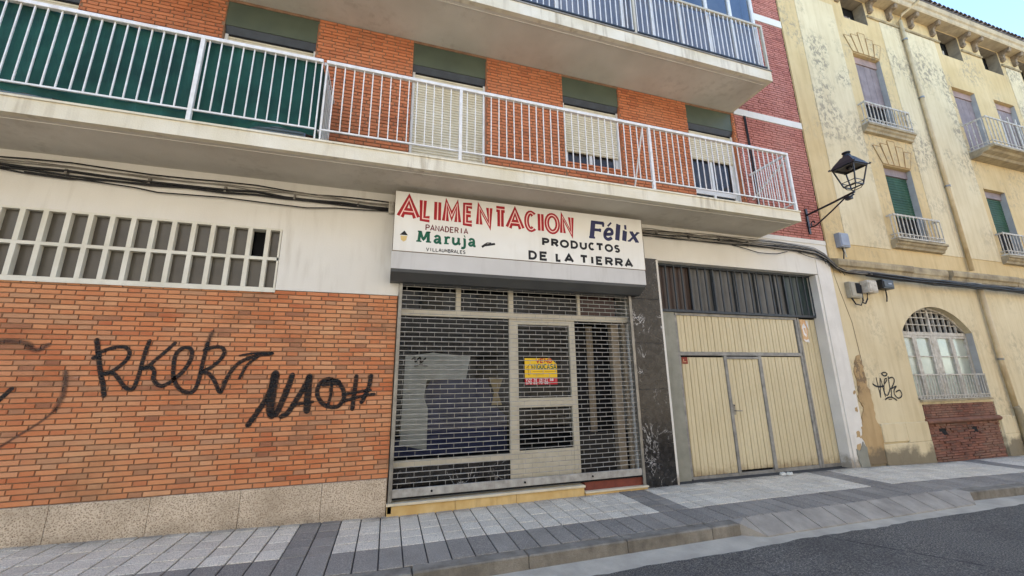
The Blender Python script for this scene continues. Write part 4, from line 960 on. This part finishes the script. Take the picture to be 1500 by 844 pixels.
cable_run([(7.9, -.03, 4.1), (8.2, -.05, 4.03), (8.5, -.045, 4.0), (8.8, -.04, 3.9)], .007, 5, M['cable'], cb2, .006)
for k in range(7):
    xx = 8.45 + .09*k; cable_run([(xx, -.05, 4.05-.07*k*.6), (xx+random.uniform(-.06, .1), -.09, 3.93-.07*k*.6)], .006, 4, M['cable'], cb2, .01)
clips(cb2, [4.5, 5.2, 5.9, 6.6, 7.3, 8.0], lambda x: 4.17, .05)
cb3 = empty('cable_bundle', 'thick black cable bundle across the yellow house above the arched window', 'cables', 'cables clipped to the facades'); cb3.location = (12, -.1, 3.7)
for dz, dy, r, mt in ((0, -.16, .03, 'cable'), (.045, -.15, .022, 'cable'), (-.045, -.155, .022, 'cable'), (.02, -.19, .02, 'cable'), (-.02, -.19, .018, 'cable'), (.07, -.15, .012, 'cable_grey')):
    cable_run([(9.6, dy+.02, 3.735+dz*.8), (11, dy, 3.69+dz), (12.9, dy, 3.675+dz), (15.6, dy, 3.66+dz), (20, dy, 3.63+dz)], r, 7, M[mt], cb3, .008)

# ================================================================== STREET LAMP ON ITS WALL BRACKET
lp = empty('street_lamp', 'black iron lantern on a scrolled wall bracket at the corner of the brick building', 'street lamp'); lp.location = (8.36, 0, 4.57)
def Lp(mb, nm, mat=M['iron'], **k):
    o = mb.build(nm, mat, None, **k); o.parent = lp; o.location = -Vector(lp.location); return o
LX, LY = 8.36, -.97
Lp(MB().box(8.335, 8.385, -.03, -.006, 4.55, 5.12), 'wall_plate')
Lp(MB().tube([(8.36, -.02, 4.98), (8.36, -.5, 5.02), (8.36, -.97, 5.07)], .021, 8), 'arm')
br = [(8.36, -.04, 4.70), (8.36, -.16, 4.69), (8.36, -.26, 4.74), (8.36, -.5, 4.86), (8.36, -.8, 5.03)]
Lp(MB().tube(br, .015, 8), 'brace')
sc_ = [(8.36, -.13 + (.075-.0085*i)*math.cos(i*.62-1.2), 4.765 + (.075-.0085*i)*math.sin(i*.62-1.2)) for i in range(9)]
Lp(MB().tube(sc_, .013, 6), 'scroll')
Lp(MB().tube([(8.36, -.80, 5.04), (8.33, -.88, 4.99), (8.36, -.95, 5.03)], .018, 6).box(8.33, 8.40, -.90, -.80, 4.96, 5.02), 'cable_joint')
b0, b1 = .105, .185
def ring(z, h, r):
    mb = MB()
    c = [(LX-h, LY-h, z), (LX+h, LY-h, z), (LX+h, LY+h, z), (LX-h, LY+h, z)]
    for i in range(4): mb.bar(c[i], c[(i+1) % 4], r*1.3, r*1.3)
    return mb
Lp(ring(5.19, b0, .016), 'bottom_ring'); Lp(ring(5.565, b1, .02), 'top_ring'); Lp(ring(5.27, b0+.018, .009), 'mid_ring')
for sx_, sy_ in ((-1, -1), (1, -1), (1, 1), (-1, 1)):
    Lp(MB().bar((LX+sx_*b0, LY+sy_*b0, 5.19), (LX+sx_*b1, LY+sy_*b1, 5.57), .019, .019), 'corner_post')
    Lp(MB().tube([(LX+sx_*b0, LY+sy_*b0, 5.19), (LX+sx_*b0*.7, LY+sy_*b0*.7, 5.13), (LX, LY, 5.09)], .008, 5), 'foot_rod')
    Lp(MB().bar((LX+sx_*.215, LY+sy_*.215, 5.575), (LX+sx_*.225, LY+sy_*.225, 5.60), .03, .03), 'corner_knob')
mb = MB(); h0, h1 = .215, .075
mb.v = [(LX-h0, LY-h0, 5.575), (LX+h0, LY-h0, 5.575), (LX+h0, LY+h0, 5.575), (LX-h0, LY+h0, 5.575), (LX-.17, LY-.17, 5.66), (LX+.17, LY-.17, 5.66), (LX+.17, LY+.17, 5.66), (LX-.17, LY+.17, 5.66), (LX-h1, LY-h1, 5.80), (LX+h1, LY-h1, 5.80), (LX+h1, LY+h1, 5.80), (LX-h1, LY+h1, 5.80)]
mb.f = [(0, 3, 2, 1), (8, 9, 10, 11)] + [(i, (i+1) % 4, 4+(i+1) % 4, 4+i) for i in range(4)] + [(4+i, 4+(i+1) % 4, 8+(i+1) % 4, 8+i) for i in range(4)]
Lp(mb, 'lantern_roof', M['iron'])
Lp(MB().lathe([(.075, 0), (.06, .05), (.045, .07), (.07, .085), (.07, .10), (.03, .12)], (LX, LY, 5.80), 14), 'chimney_cap')
Lp(MB().lathe([(.05, 0), (.05, -.02), (.03, -.05)], (LX, LY, 5.57), 12), 'bulb_holder')

# ================================================================== BOXES ON THE WALL
def wbox(name, x0, x1, z0, z1, d, mat, label, extra=None, y0=-.002):
    e = empty(name, label, 'box', 'boxes on the facades'); e.location = ((x0+x1)/2, y0, z0); ob = []
    o = bevel(MB().box(x0, x1, y0-d, y0, z0, z1).build('case', mat, e), .012); ob.append(o)
    ob.append(bevel(MB().box(x0+.02, x1-.02, y0-d-.012, y0-d-.001, z0+.03, z1-.03).build('cover', mat, e), .006))
    if extra: ob += extra(e)
    for o in ob: o.location = -Vector(e.location)
wbox('junction_box', 9.06, 9.34, 4.31, 4.63, .12, M['greybox'], 'pale grey box on the yellow wall below the lamp', lambda e: [MB().tube([(9.16, -.06, 4.31), (9.17, -.07, 4.2), (9.14, -.06, 4.05), (9.05, -.05, 3.9)], .012).build('lead', M['cable'], e), MB().tube([(9.22, -.06, 4.31), (9.21, -.07, 4.22), (9.24, -.06, 4.1)], .012).build('lead', M['paper'], e)])
wbox('meter_box', 9.08, 9.40, 3.21, 3.55, .10, M['beigebox'], 'open beige meter box under the cables, leftmost of three', lambda e: [MB().box(9.23, 9.36, -.125, -.115, 3.30, 3.52).build('dark_opening', M['dark'], e), MB().tube([(9.14, -.05, 3.22), (9.2, -.07, 3.08), (9.35, -.07, 3.06), (9.44, -.07, 3.16), (9.46, -.07, 3.5)], .014).build('lead', M['cable'], e)])
wbox('junction_box', 9.54, 9.82, 3.33, 3.60, .16, M['oldwhite'], 'white box under the cables, middle of three', lambda e: [MB().tube([(9.60, -.08, 3.33), (9.55, -.09, 3.2), (9.48, -.08, 3.1), (9.4, -.08, 3.12)], .014).build('lead', M['cable'], e)])
wbox('junction_box', 10.0, 10.34, 3.44, 3.64, .17, M['iron'], 'black box under the cables, rightmost of three', lambda e: [MB().box(10.14, 10.24, -.19, -.186, 3.53, 3.56).build('label_strip', M['greybox'], e), MB().tube([(10.2, -.08, 3.44), (10.23, -.06, 3.3), (10.21, -.05, 3.18)], .012).build('lead', M['cable'], e)])
wbox('junction_box', -.13, -.05, 4.02, 4.20, .07, M['oldwhite'], 'small white box at the left end of the shop sign', None)

# ================================================================== THE YELLOW HOUSE
yh = empty('old_town_house', 'old yellow rendered town house with arched ground floor window and carved cornice', 'building'); yh.location = (14, 0, 0)
def Y(mb, name, mat, parent=None, **k):
    o = mb.build(name, mat, None, **k); par = parent if parent is not None else yh
    o.parent = par; o.location = -wloc(par); return o
YL, YR, YT = 8.772, 25.0, 12.0
DP = .14
WINS = [('w1a', 11.30, 12.32, 4.74, 6.66), ('w2a', 11.22, 12.25, 7.74, 9.93), ('w1b', 15.27, 16.25, 4.74, 6.58), ('w1c', 17.3, 18.3, 4.74, 6.58), ('w2b', 15.24, 16.34, 7.62, 9.83), ('w2c', 17.28, 18.36, 7.62, 9.84), ('w2d', 19.6, 20.6, 7.62, 9.84),
        ('a1', 11.22, 12.17, 11.06, 11.84), ('a2', 15.33, 16.33, 10.96, 11.84), ('a3', 17.40, 18.40, 10.96, 11.84), ('a4', 19.5, 20.5, 10.96, 11.84)]
holes = [(a, b, c, d, .26 if n[0] == 'a' else DP) for n, a, b, c, d in WINS] + [(10.57, 13.0, 1.12, 3.4, DP)]
mb = MB(); wall_face(mb, YL, YR, 3.75, YT, 0, [h for h in holes if h[2] > 3], DP); Y(mb, 'upper_wall', M['yellow'])
mb = MB(); wall_face(mb, YL, YR, -.6, 3.75, 0, [h for h in holes if h[2] < 3] + [(10.64, 13.1, -.6, 1.03, .06)], DP)
AX, AW, AZ, AR = 11.785, 1.215, 2.57, .57   # segmental arch: centre, half span, springing, rise
Rr = (AW**2 + AR**2) / (2*AR); cz = AZ + AR - Rr
def arch(x, sh=0.0): return cz + math.sqrt(max((Rr-sh)**2 - (x-AX)**2, 0))
N = 20
for i in range(N):
    xa, xb = AX-AW + 2*AW*i/N, AX-AW + 2*AW*(i+1)/N
    mb.face([(xa, 0, arch(xa)), (xb, 0, arch(xb)), (xb, 0, 3.4), (xa, 0, 3.4)]); mb.face([(xa, 0, arch(xa)), (xa, DP, arch(xa)), (xb, DP, arch(xb)), (xb, 0, arch(xb))])
Y(mb, 'ground_floor_wall', M['pale'])
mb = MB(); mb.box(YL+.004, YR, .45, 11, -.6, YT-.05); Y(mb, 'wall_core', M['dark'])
# pale raised fields of render
for x0, x1, z0, z1 in ((9.42, 10.84, 4.43, 11.33), (12.66, 13.35, 4.45, 11.33), (13.36, 15.06, 4.45, 11.33), (18.6, 19.4, 4.45, 11.33)):
    bevel(Y(MB().box(x0, x1, -.012, .01, z0, z1), 'render_panel', M['pale']), .006)
Y(MB().box(8.785, 9.05, -.02, .01, 4.06, 11.3), 'corner_strip', M['yellow'])
mb = MB(); z = .3; 
def ragged(pts, seg=.06, amp=.018):
    out = []
    for i in range(len(pts)):
        a, b = Vector(pts[i]), Vector(pts[(i+1) % len(pts)]); m = max(1, int((b-a).length/seg))
        for k in range(m): q = a.lerp(b, k/m); out.append((q.x + random.uniform(-amp, amp), q.y + random.uniform(-amp, amp)))
    return out
Y(MB().prism(ragged([(8.72, -.02), (9.30, .0), (9.25, .35), (9.27, .62), (9.16, .8), (9.20, 1.1), (9.13, 1.45), (9.12, 1.8), (9.05, 2.05), (8.93, 1.95), (8.84, 1.7), (8.88, 1.45), (8.80, 1.2), (8.90, 1.02), (8.78, .85), (8.72, .62), (8.66, .5), (8.74, .3)], .045, .026), -.017, .02), 'bare_render', M['ochre'])
for px_, pz_, pr_ in ((8.60, .55, .05), (8.68, 1.0, .035), (8.72, 1.32, .03), (8.55, .3, .06)): Y(MB().prism(ragged([(px_-pr_, pz_-pr_), (px_+pr_, pz_-pr_*1.4), (px_+pr_, pz_+pr_*1.3), (px_-pr_*.6, pz_+pr_)], .02, .012), -.0145, .0), 'peeled_spot', M['ochre'])
Y(MB().prism(ragged([(8.50, gz(8.5)), (8.72, gz(8.7)), (8.74, .3), (8.66, .4), (8.56, .25), (8.45, .3)], .05, .015), -.026, .02), 'broken_footing', M['greyplaster'])
# a plaster crack down the corner
Y(MB().tube([(8.86, -.004, 4.7), (8.84, -.004, 3.7), (8.93, -.004, 3.3), (9.08, -.004, 2.7), (9.12, -.004, 1.9)], [.002, .003, .005, .004, .006], 5), 'crack', M['corbel'])
# string course in lengths
for x0, x1, d in ((8.86, 11.24, .13), (11.30, 12.60, .06), (12.64, 15.30, .13), (15.4, 24.9, .08)):
    Y(MB().profile_x([(.02, 3.80), (-d*.5, 3.80), (-d*.6, 3.87), (-d*.9, 3.90), (-d, 3.98), (-d*.95, 4.03), (-.02, 4.06), (.02, 4.06)], x0, x1), 'string_course', M['stone_ledge'])
Y(MB().profile_x([(.02, 11.34), (-.03, 11.34), (-.05, 11.37), (-.03, 11.41), (.02, 11.41)], 12.2, 15.30), 'upper_moulding', M['stone_ledge'])
Y(MB().profile_x([(.02, 11.34), (-.03, 11.34), (-.05, 11.37), (-.03, 11.41), (.02, 11.41)], 16.36, 17.37), 'upper_moulding', M['stone_ledge'])
Y(MB().profile_x([(.02, 11.34), (-.03, 11.34), (-.05, 11.37), (-.03, 11.41), (.02, 11.41)], 18.43, 19.47), 'upper_moulding', M['stone_ledge'])
# voussoirs over the two left windows
def voussoirs(x0, x1, zb, up):
    n = 5; w = (x1-x0)/n; tops = [x0-.22 + (x1-x0+.40)*i/n for i in range(n+1)]; hs = [.50, .60, .72, .60, .50]
    for i in range(n):
        a, b = x0 + w*i + .008, x0 + w*(i+1) - .008; c, d = tops[i+1] - .012, tops[i] + .012
        v = Y(MB().prism([(a, zb+.03), (b, zb+.03), (c, zb+hs[i]), (d, zb+hs[i])], -.014, .01), 'voussoir', M['yellow'])
        q = MB(); ribbon(q, [(a, zb+.03), (d, zb+hs[i]), (c, zb+hs[i]), (b, zb+.03), (a, zb+.03)], .018, -.0165); Y(q, 'painted_joint', M['joint'], v, fix=False)
voussoirs(11.22, 12.25, 9.93, 0); voussoirs(11.30, 12.32, 6.66, 0)

def balconette(x0, x1, zs, rail_h, proj, base=True, parent=None, nb=12):
    s = Y(MB().profile_x([(.0, zs-.20), (-proj*.42, zs-.185), (-proj*.5, zs-.13), (-proj*.72, zs-.10), (-proj*.8, zs-.055), (-proj, zs-.045), (-proj, zs), (.0, zs)], x0, x1), 'balconette', M['stone_ledge'], parent)
    yb = -proj + .03; zt = zs + rail_h
    for zz, t in ((zs+.045, .014), (zs+.14, .010), (zt, .02)):
        Y(MB().box(x0+.05, x1-.05, yb-.01, yb+.01, zz-t, zz+t), 'rail', M['oldwhite'], s)
        for xx in (x0+.05, x1-.07): Y(MB().box(xx, xx+.02, yb+.011, .02, zz-t, zz+t), 'side_rail', M['oldwhite'], s)
    me = MB().tube([(0, 0, 0), (0, 0, rail_h)], .011, 6).mesh('baluster', M['oldwhite'])
    for i in range(nb+1): I(me, 'baluster', s, (x0+.06 + (x1-x0-.12)*i/nb, yb, zs+.03))
    n2 = max(1, int(proj/.12))
    for k in range(n2):
        for xx in (x0+.06, x1-.06): I(me, 'baluster', s, (xx, yb + (proj-.03)*(k+1)/(n2+1), zs+.03))
    for i in range(nb*2): Y(MB().tube([(x0+.07+(x1-x0-.14)*i/(nb*2), yb, zs+.06), (x0+.07+(x1-x0-.14)*(i+.5)/(nb*2), yb, zs+.13)], .006, 4), 'scroll', M['oldwhite'], s) if proj < .3 else None
    return s
for n, a, b, c, d in WINS:
    dp = .26 if n[0] == 'a' else DP
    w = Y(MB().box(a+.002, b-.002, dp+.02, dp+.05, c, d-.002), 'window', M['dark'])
    if n[0] == 'a':
        Y(MB().box(b-.006, b-.0015, .003, dp, c, d-.003), 'reveal', M['oldreveal'], w); Y(MB().box(a+.002, b-.008, .003, dp, d-.006, d-.002), 'reveal_head', M['oldreveal'], w)
        for k in range(3): Y(MB().box(a+.12+.27*k, a+.17+.27*k, dp-.03, dp, c+.04, d-.25-.05*k), 'shutter_stile', M['oldwhite'], w)
        for k in range(2): Y(MB().box(a+.18+.27*k, a+.38+.27*k, dp-.012, dp, c+.06, d-.32), 'shutter_leaf', M['oldblind'], w)
        continue
    # reveal of paler plaster on the right, sheet blind inside
    Y(MB().box(b-.006, b-.0015, .003, dp, c, d-.003), 'reveal', M['reveal'], w)
    if n[1] == '1':
        mb = MB(); slat_sheet(mb, a+.02, b-.02, c+.62, d-.2, dp-.02, .07, .014); Y(mb, 'green_blind', M['oldgreen'], w, fix=False)
        Y(MB().box(a+.01, b-.01, dp-.05, dp+.01, d-.2, d-.01), 'blind_box', M['oldblind'], w)
    else:
        z0 = c + (.0 if n != 'w2a' else .75); m = 4
        for k in range(m): Y(MB().box(a+.02 + (b-a-.04)*k/m + .004, a+.02 + (b-a-.04)*(k+1)/m - .004, dp-.03, dp, z0, d-.22), 'board', M['oldblind'], w)
        Y(MB().box(a+.01, b-.01, dp-.05, dp+.01, d-.21, d-.01), 'blind_box', plain('pinkish_blind_box_' + n, (168, 140, 128), (140, 120, 110), .8), w)
        if n == 'w2c':
            for k in range(3): Y(MB().box(a+.1+.4*k, a+.15+.4*k, .02, .05, c, d-.5), 'open_leaf', M['oldwhite'], w)
balconette(10.86, 12.62, 7.66, .60, .17); balconette(10.90, 12.66, 4.66, .60, .17)
balconette(15.1, 16.9, 4.60, .62, .17); balconette(17.1, 18.9, 4.60, .62, .17)
balconette(15.10, 21.2, 7.62, .86, .50, nb=34)
# --- arched window
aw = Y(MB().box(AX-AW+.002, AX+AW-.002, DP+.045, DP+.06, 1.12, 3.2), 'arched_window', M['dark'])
y0, y1 = DP-.02, DP+.03
def aw_bar(x0, x1, z0, z1, nm, mt='oldwhite', ya=y0, yb=y1): return Y(MB().box(x0, x1, ya, yb, z0, z1), nm, M[mt], aw)
aw_bar(AX-AW+.003, AX+AW-.003, 2.50, 2.575, 'transom')
aw_bar(AX-.075, AX+.075, 1.14, 2.498, 'mullion')
aw_bar(AX-.03, AX+.03, 2.577, arch(AX)-.005, 'fan_mullion')
for i in range(N):                         # arched head of the frame
    xa, xb = AX-AW+.004 + 2*(AW-.004)*i/N, AX-AW+.004 + 2*(AW-.004)*(i+1)/N
    if i == 0: hd_ = MB()
    hd_.prism([(xa, max(arch(xa, .05), 2.576)), (xb, max(arch(xb, .05), 2.576)), (xb, arch(xb)-.001), (xa, arch(xa)-.001)], y0, y1)
Y(hd_, 'arched_head', M['oldwhite'], aw)
for k in range(-6, 7):
    xk = AX + k*.19
    if k and arch(xk, .05) > 2.60: aw_bar(xk-.010, xk+.010, 2.577, arch(xk, .05), 'fan_bar', ya=y0+.01)
for zz in (2.74, 2.90, 3.03):
    hw = math.sqrt(max((Rr-.05)**2 - (zz-cz)**2, 0)); hw = min(hw, AW-.01)
    aw_bar(AX-hw, AX+hw, zz-.010, zz+.010, 'fan_bar', ya=y0+.012)
for s in (-1, 1):
    xin, xout = AX + s*.075, AX + s*(AW-.003)
    for j in range(2):
        a = xin + (xout-xin)*j/2; b = xin + (xout-xin)*(j+1)/2; a, b = min(a, b), max(a, b)
        for xx in (a+.002, b-.062): aw_bar(xx, xx+.06, 1.14, 2.498, 'sash_stile', ya=y0+.005)
        for zz in (1.14, 2.44): aw_bar(a+.063, b-.063, zz, zz+.055, 'sash_rail', ya=y0+.005)
        for zz in (1.62, 2.02): aw_bar(a+.063, b-.063, zz, zz+.022, 'glazing_bar', ya=y0+.01)
        for z0, z1 in ((1.196, 1.619), (1.643, 2.019), (2.043, 2.439)): aw_bar(a+.063, b-.063, z0, z1, 'pane', 'palepane', DP+.02, DP+.026)
aw_bar(AX-AW+.004, AX-AW+.05, 1.14, 2.498, 'frame_post', ya=y0-.005)
Y(MB().box(12.993, 12.998, .002, DP-.022, 1.125, 2.57), 'reveal', M['reveal'], aw)
Y(MB().box(10.60, 13.02, -.05, .02, 1.085, 1.12), 'sill', M['stone_ledge'], aw)
gr = Y(MB().box(10.60, 13.0, -.03, -.015, 1.622, 1.646), 'window_grille', M['oldwhite'])
for zz in (1.13, 1.20): Y(MB().box(10.60, 13.0, -.03, -.015, zz, zz+.014), 'rail', M['oldwhite'], gr)
me = MB().box(-.008, .008, -.006, .006, 0, .50).mesh('baluster', M['oldwhite'])
for i in range(25): I(me, 'baluster', gr, (10.62 + 2.36*i/24, -.022, 1.125))
for i in range(24): Y(MB().tube([(10.63+2.36*i/24, -.022, 1.145), (10.68+2.36*i/24, -.022, 1.19), (10.71+2.36*i/24, -.022, 1.15)], .006, 4), 'scroll', M['oldwhite'], gr)
# brick infill below the arched window
bi = Y(MB().box(10.64, 13.1, .03, .06, -.5, 1.03), 'brick_infill', M['mortar_red'])
mb = MB(); brick_stuff(mb, bond(10.65, 13.09, .75, 1.03, .05, .24, .12, .009), .0, .035, .004)
lo = [r for r in bond(10.65, 13.09, -.25, .63, .05, .24, .12, .01) if not (abs((r[0]+r[1])/2-11.15) < .10 and abs((r[2]+r[3])/2-.47) < .06) and not (abs((r[0]+r[1])/2-12.2) < .10 and abs((r[2]+r[3])/2-.47) < .06)]
brick_stuff(mb, lo, .005, .035, .012); Y(mb, 'brick_field', M['brick_old'], bi, kind='stuff')
for xx in (11.15, 12.2): Y(MB().prism(ragged([(xx-.12, .43), (xx+.12, .42), (xx+.1, .53), (xx-.1, .54)], .04, .02), .022, .029), 'hole', M['dark'], bi)
Y(MB().profile_x([(.03, .64), (-.03, .64), (-.06, .67), (-.06, .70), (-.02, .74), (.03, .74)], 10.62, 13.12), 'brick_moulding', plain('red_moulding', (132, 90, 68), (104, 72, 56), .9, 6, bump=.3), bi)
# plinth stones
for x0, x1, z0, z1 in ((9.25, 9.95, .36, .71), (9.952, 10.63, .33, .70), (9.22, 10.64, -.4, .328), (13.12, 13.55, .34, .72), (13.552, 14.6, .34, .70), (13.12, 14.62, -.4, .338), (14.63, 16.2, -.4, .7), (16.21, 18.2, -.4, .7)):
    bevel(Y(MB().box(x0, x1, -.035, .01, z0, z1), 'plinth_stone', M['pale']), .012, 3)
# downpipe
dpx = 13.5
dp = Y(MB().tube([(dpx, -.07, 11.55), (dpx, -.07, 8), (dpx+.03, -.07, 4.1)], .045, 10), 'downpipe', M['pipe'], smooth=True)
Y(MB().tube([(dpx, -.07, 11.55), (dpx+.03, -.12, 11.72), (dpx+.42, -.36, 12.06), (dpx+.44, -.38, 12.2)], .042, 10), 'swan_neck', M['pipe'], dp, smooth=True)
Y(MB().tube([(dpx+.13, -.07, 3.78), (dpx+.15, -.07, 2.0), (dpx+.2, -.07, .9)], .05, 10), 'lower_pipe', M['pipe'], dp, smooth=True)
Y(MB().tube([(dpx+.2, -.07, .9), (dpx+.2, -.09, .86), (dpx+.22, -.09, -.2)], .065, 10), 'iron_shoe', M['stone_ledge'], dp, smooth=True)
for zz, xx in ((10.9, dpx), (9.0, dpx), (6.36, dpx+.02), (1.97, dpx+.15)): Y(MB().tube([(xx, -.07, zz-.025), (xx, -.07, zz+.025)], .058, 10), 'pipe_collar', M['steel'], dp)
# cornice, corbels, roof edge
cn = Y(MB().profile_x([(.02, 11.86), (-.27, 11.86), (-.29, 11.90), (-.30, 11.99), (-.335, 12.02), (-.35, 12.10), (-.35, 12.16), (.02, 12.16)], 8.80, YR), 'cornice', M['cornice'])
cm = MB().profile_x([(0, 0), (-.25, 0), (-.255, -.06), (-.22, -.11), (-.15, -.125), (-.10, -.16), (-.085, -.24), (-.10, -.30), (-.07, -.35), (-.03, -.37), (0, -.36)], -.055, .055)
cm.tube([(-.066, -.19, -.07), (.066, -.19, -.07)], .055, 12); cm.tube([(-.066, -.06, -.30), (.066, -.06, -.30)], .035, 10)
cme = cm.mesh('corbel', M['corbel'])
for xx in (9.2, 10.15, 11.05, 12.32, 13.12, 14.05, 15.02, 16.45, 17.08, 18.52, 19.2, 20.7, 21.4, 22.3): I(cme, 'corbel', cn, (xx, 0, 11.862))
Y(MB().profile_x([(-.36, 12.163), (-.36, 12.20), (5, 14.2), (11, 12.2), (11, 12.163)], 8.79, YR), 'roof', M['rooftile'])
tm = MB(); n = 8
for i in range(n+1):
    t = math.pi*i/n
    tm.v += [(.09*math.cos(t), -.40, .07*math.sin(t)), (.09*math.cos(t), .5, .07*math.sin(t) + .36)]
tm.f = [(2*i, 2*i+2, 2*i+3, 2*i+1) for i in range(n)]; tme = tm.mesh('roof_tile', M['rooftile'])
rf = bpy.data.objects['roof.001'] if 'roof.001' in bpy.data.objects else cn
xx = 8.9
while xx < 24.8: I(tme, 'roof_tile', rf, (xx, 0, 12.205+random.uniform(-.008, .008)), (0, 0, random.uniform(-.03, .03))); xx += .2
# marker tag on the render, and a second one further right
TAG_AER = [(.022, [(9.44,1.58),(9.44,1.46),(9.45,1.30),(9.45,1.21)]), (.022, [(9.45,1.21),(9.50,1.40),(9.55,1.57),(9.57,1.48),(9.58,1.31),(9.59,1.22)]), (.032, [(9.31,1.46),(9.39,1.42),(9.50,1.41),(9.60,1.42)]),
 (.022, [(9.63,1.46),(9.72,1.52),(9.74,1.57),(9.68,1.55),(9.62,1.43),(9.59,1.30),(9.63,1.24),(9.68,1.25)]), (.026, [(9.80,1.60),(9.78,1.45),(9.77,1.36),(9.68,1.25)]), (.026, [(9.80,1.57),(9.91,1.59),(9.96,1.55),(9.92,1.47),(9.80,1.36)]),
 (.026, [(9.80,1.36),(9.97,1.41),(9.89,1.34),(9.87,1.25),(9.94,1.18),(10.03,1.19),(10.09,1.25),(10.05,1.33),(9.93,1.30)]), (.024, [(9.81,1.37),(9.77,1.22)]),
 (.026, [(9.78,1.66),(9.76,1.68),(9.71,1.69),(9.65,1.68),(9.62,1.66),(9.64,1.64),(9.69,1.62),(9.75,1.63),(9.78,1.66)]), (.028, [(9.57,1.16),(9.64,1.19),(9.74,1.20),(9.82,1.18),(9.89,1.14)]), (.018, [(9.67,1.16),(9.75,1.16)])]
G_('graffiti', TAG_AER, M['spray_thin'], -.004, 'small black marker tag left of the arched window', yh)
G_('graffiti', [(.03, [(14.62, 1.30), (14.55, 1.42), (14.6, 1.58), (14.72, 1.55), (14.75, 1.38), (14.62, 1.30)]), (.02, [(14.66, 1.22), (14.7, 1.5), (14.8, 1.6)])], M['spray_thin'], -.006, 'bluish white tag at the right edge', yh)

# a crumpled scrap of white paper on the garage threshold
mb = MB(); q = random.Random(3)
for k in range(2):
    n = len(mb.v); cx, cy = 6.55 + .13*k, .05 - .03*k
    ring_ = [(math.cos(a)*q.uniform(.05, .10), math.sin(a)*q.uniform(.03, .06)) for a in [i*math.pi/4 for i in range(8)]]
    mb.v += [(cx+x, cy+y, gz(6.6)+.006) for x, y in ring_] + [(cx+x*.7, cy+y*.7, gz(6.6)+q.uniform(.03, .05)) for x, y in ring_] + [(cx, cy, gz(6.6)+.035)]
    mb.f += [(n+i, n+(i+1) % 8, n+8+(i+1) % 8, n+8+i) for i in range(8)] + [(n+8+i, n+8+(i+1) % 8, n+16) for i in range(8)]
lt = mb.build('paper_scrap', M['paper'], None, 'crumpled white scrap lying before the garage door', 'litter')
lt.data.transform(Matrix.Translation((-6.6, -.04, -gz(6.6)))); lt.location = (6.6, -.06, gz(6.6))
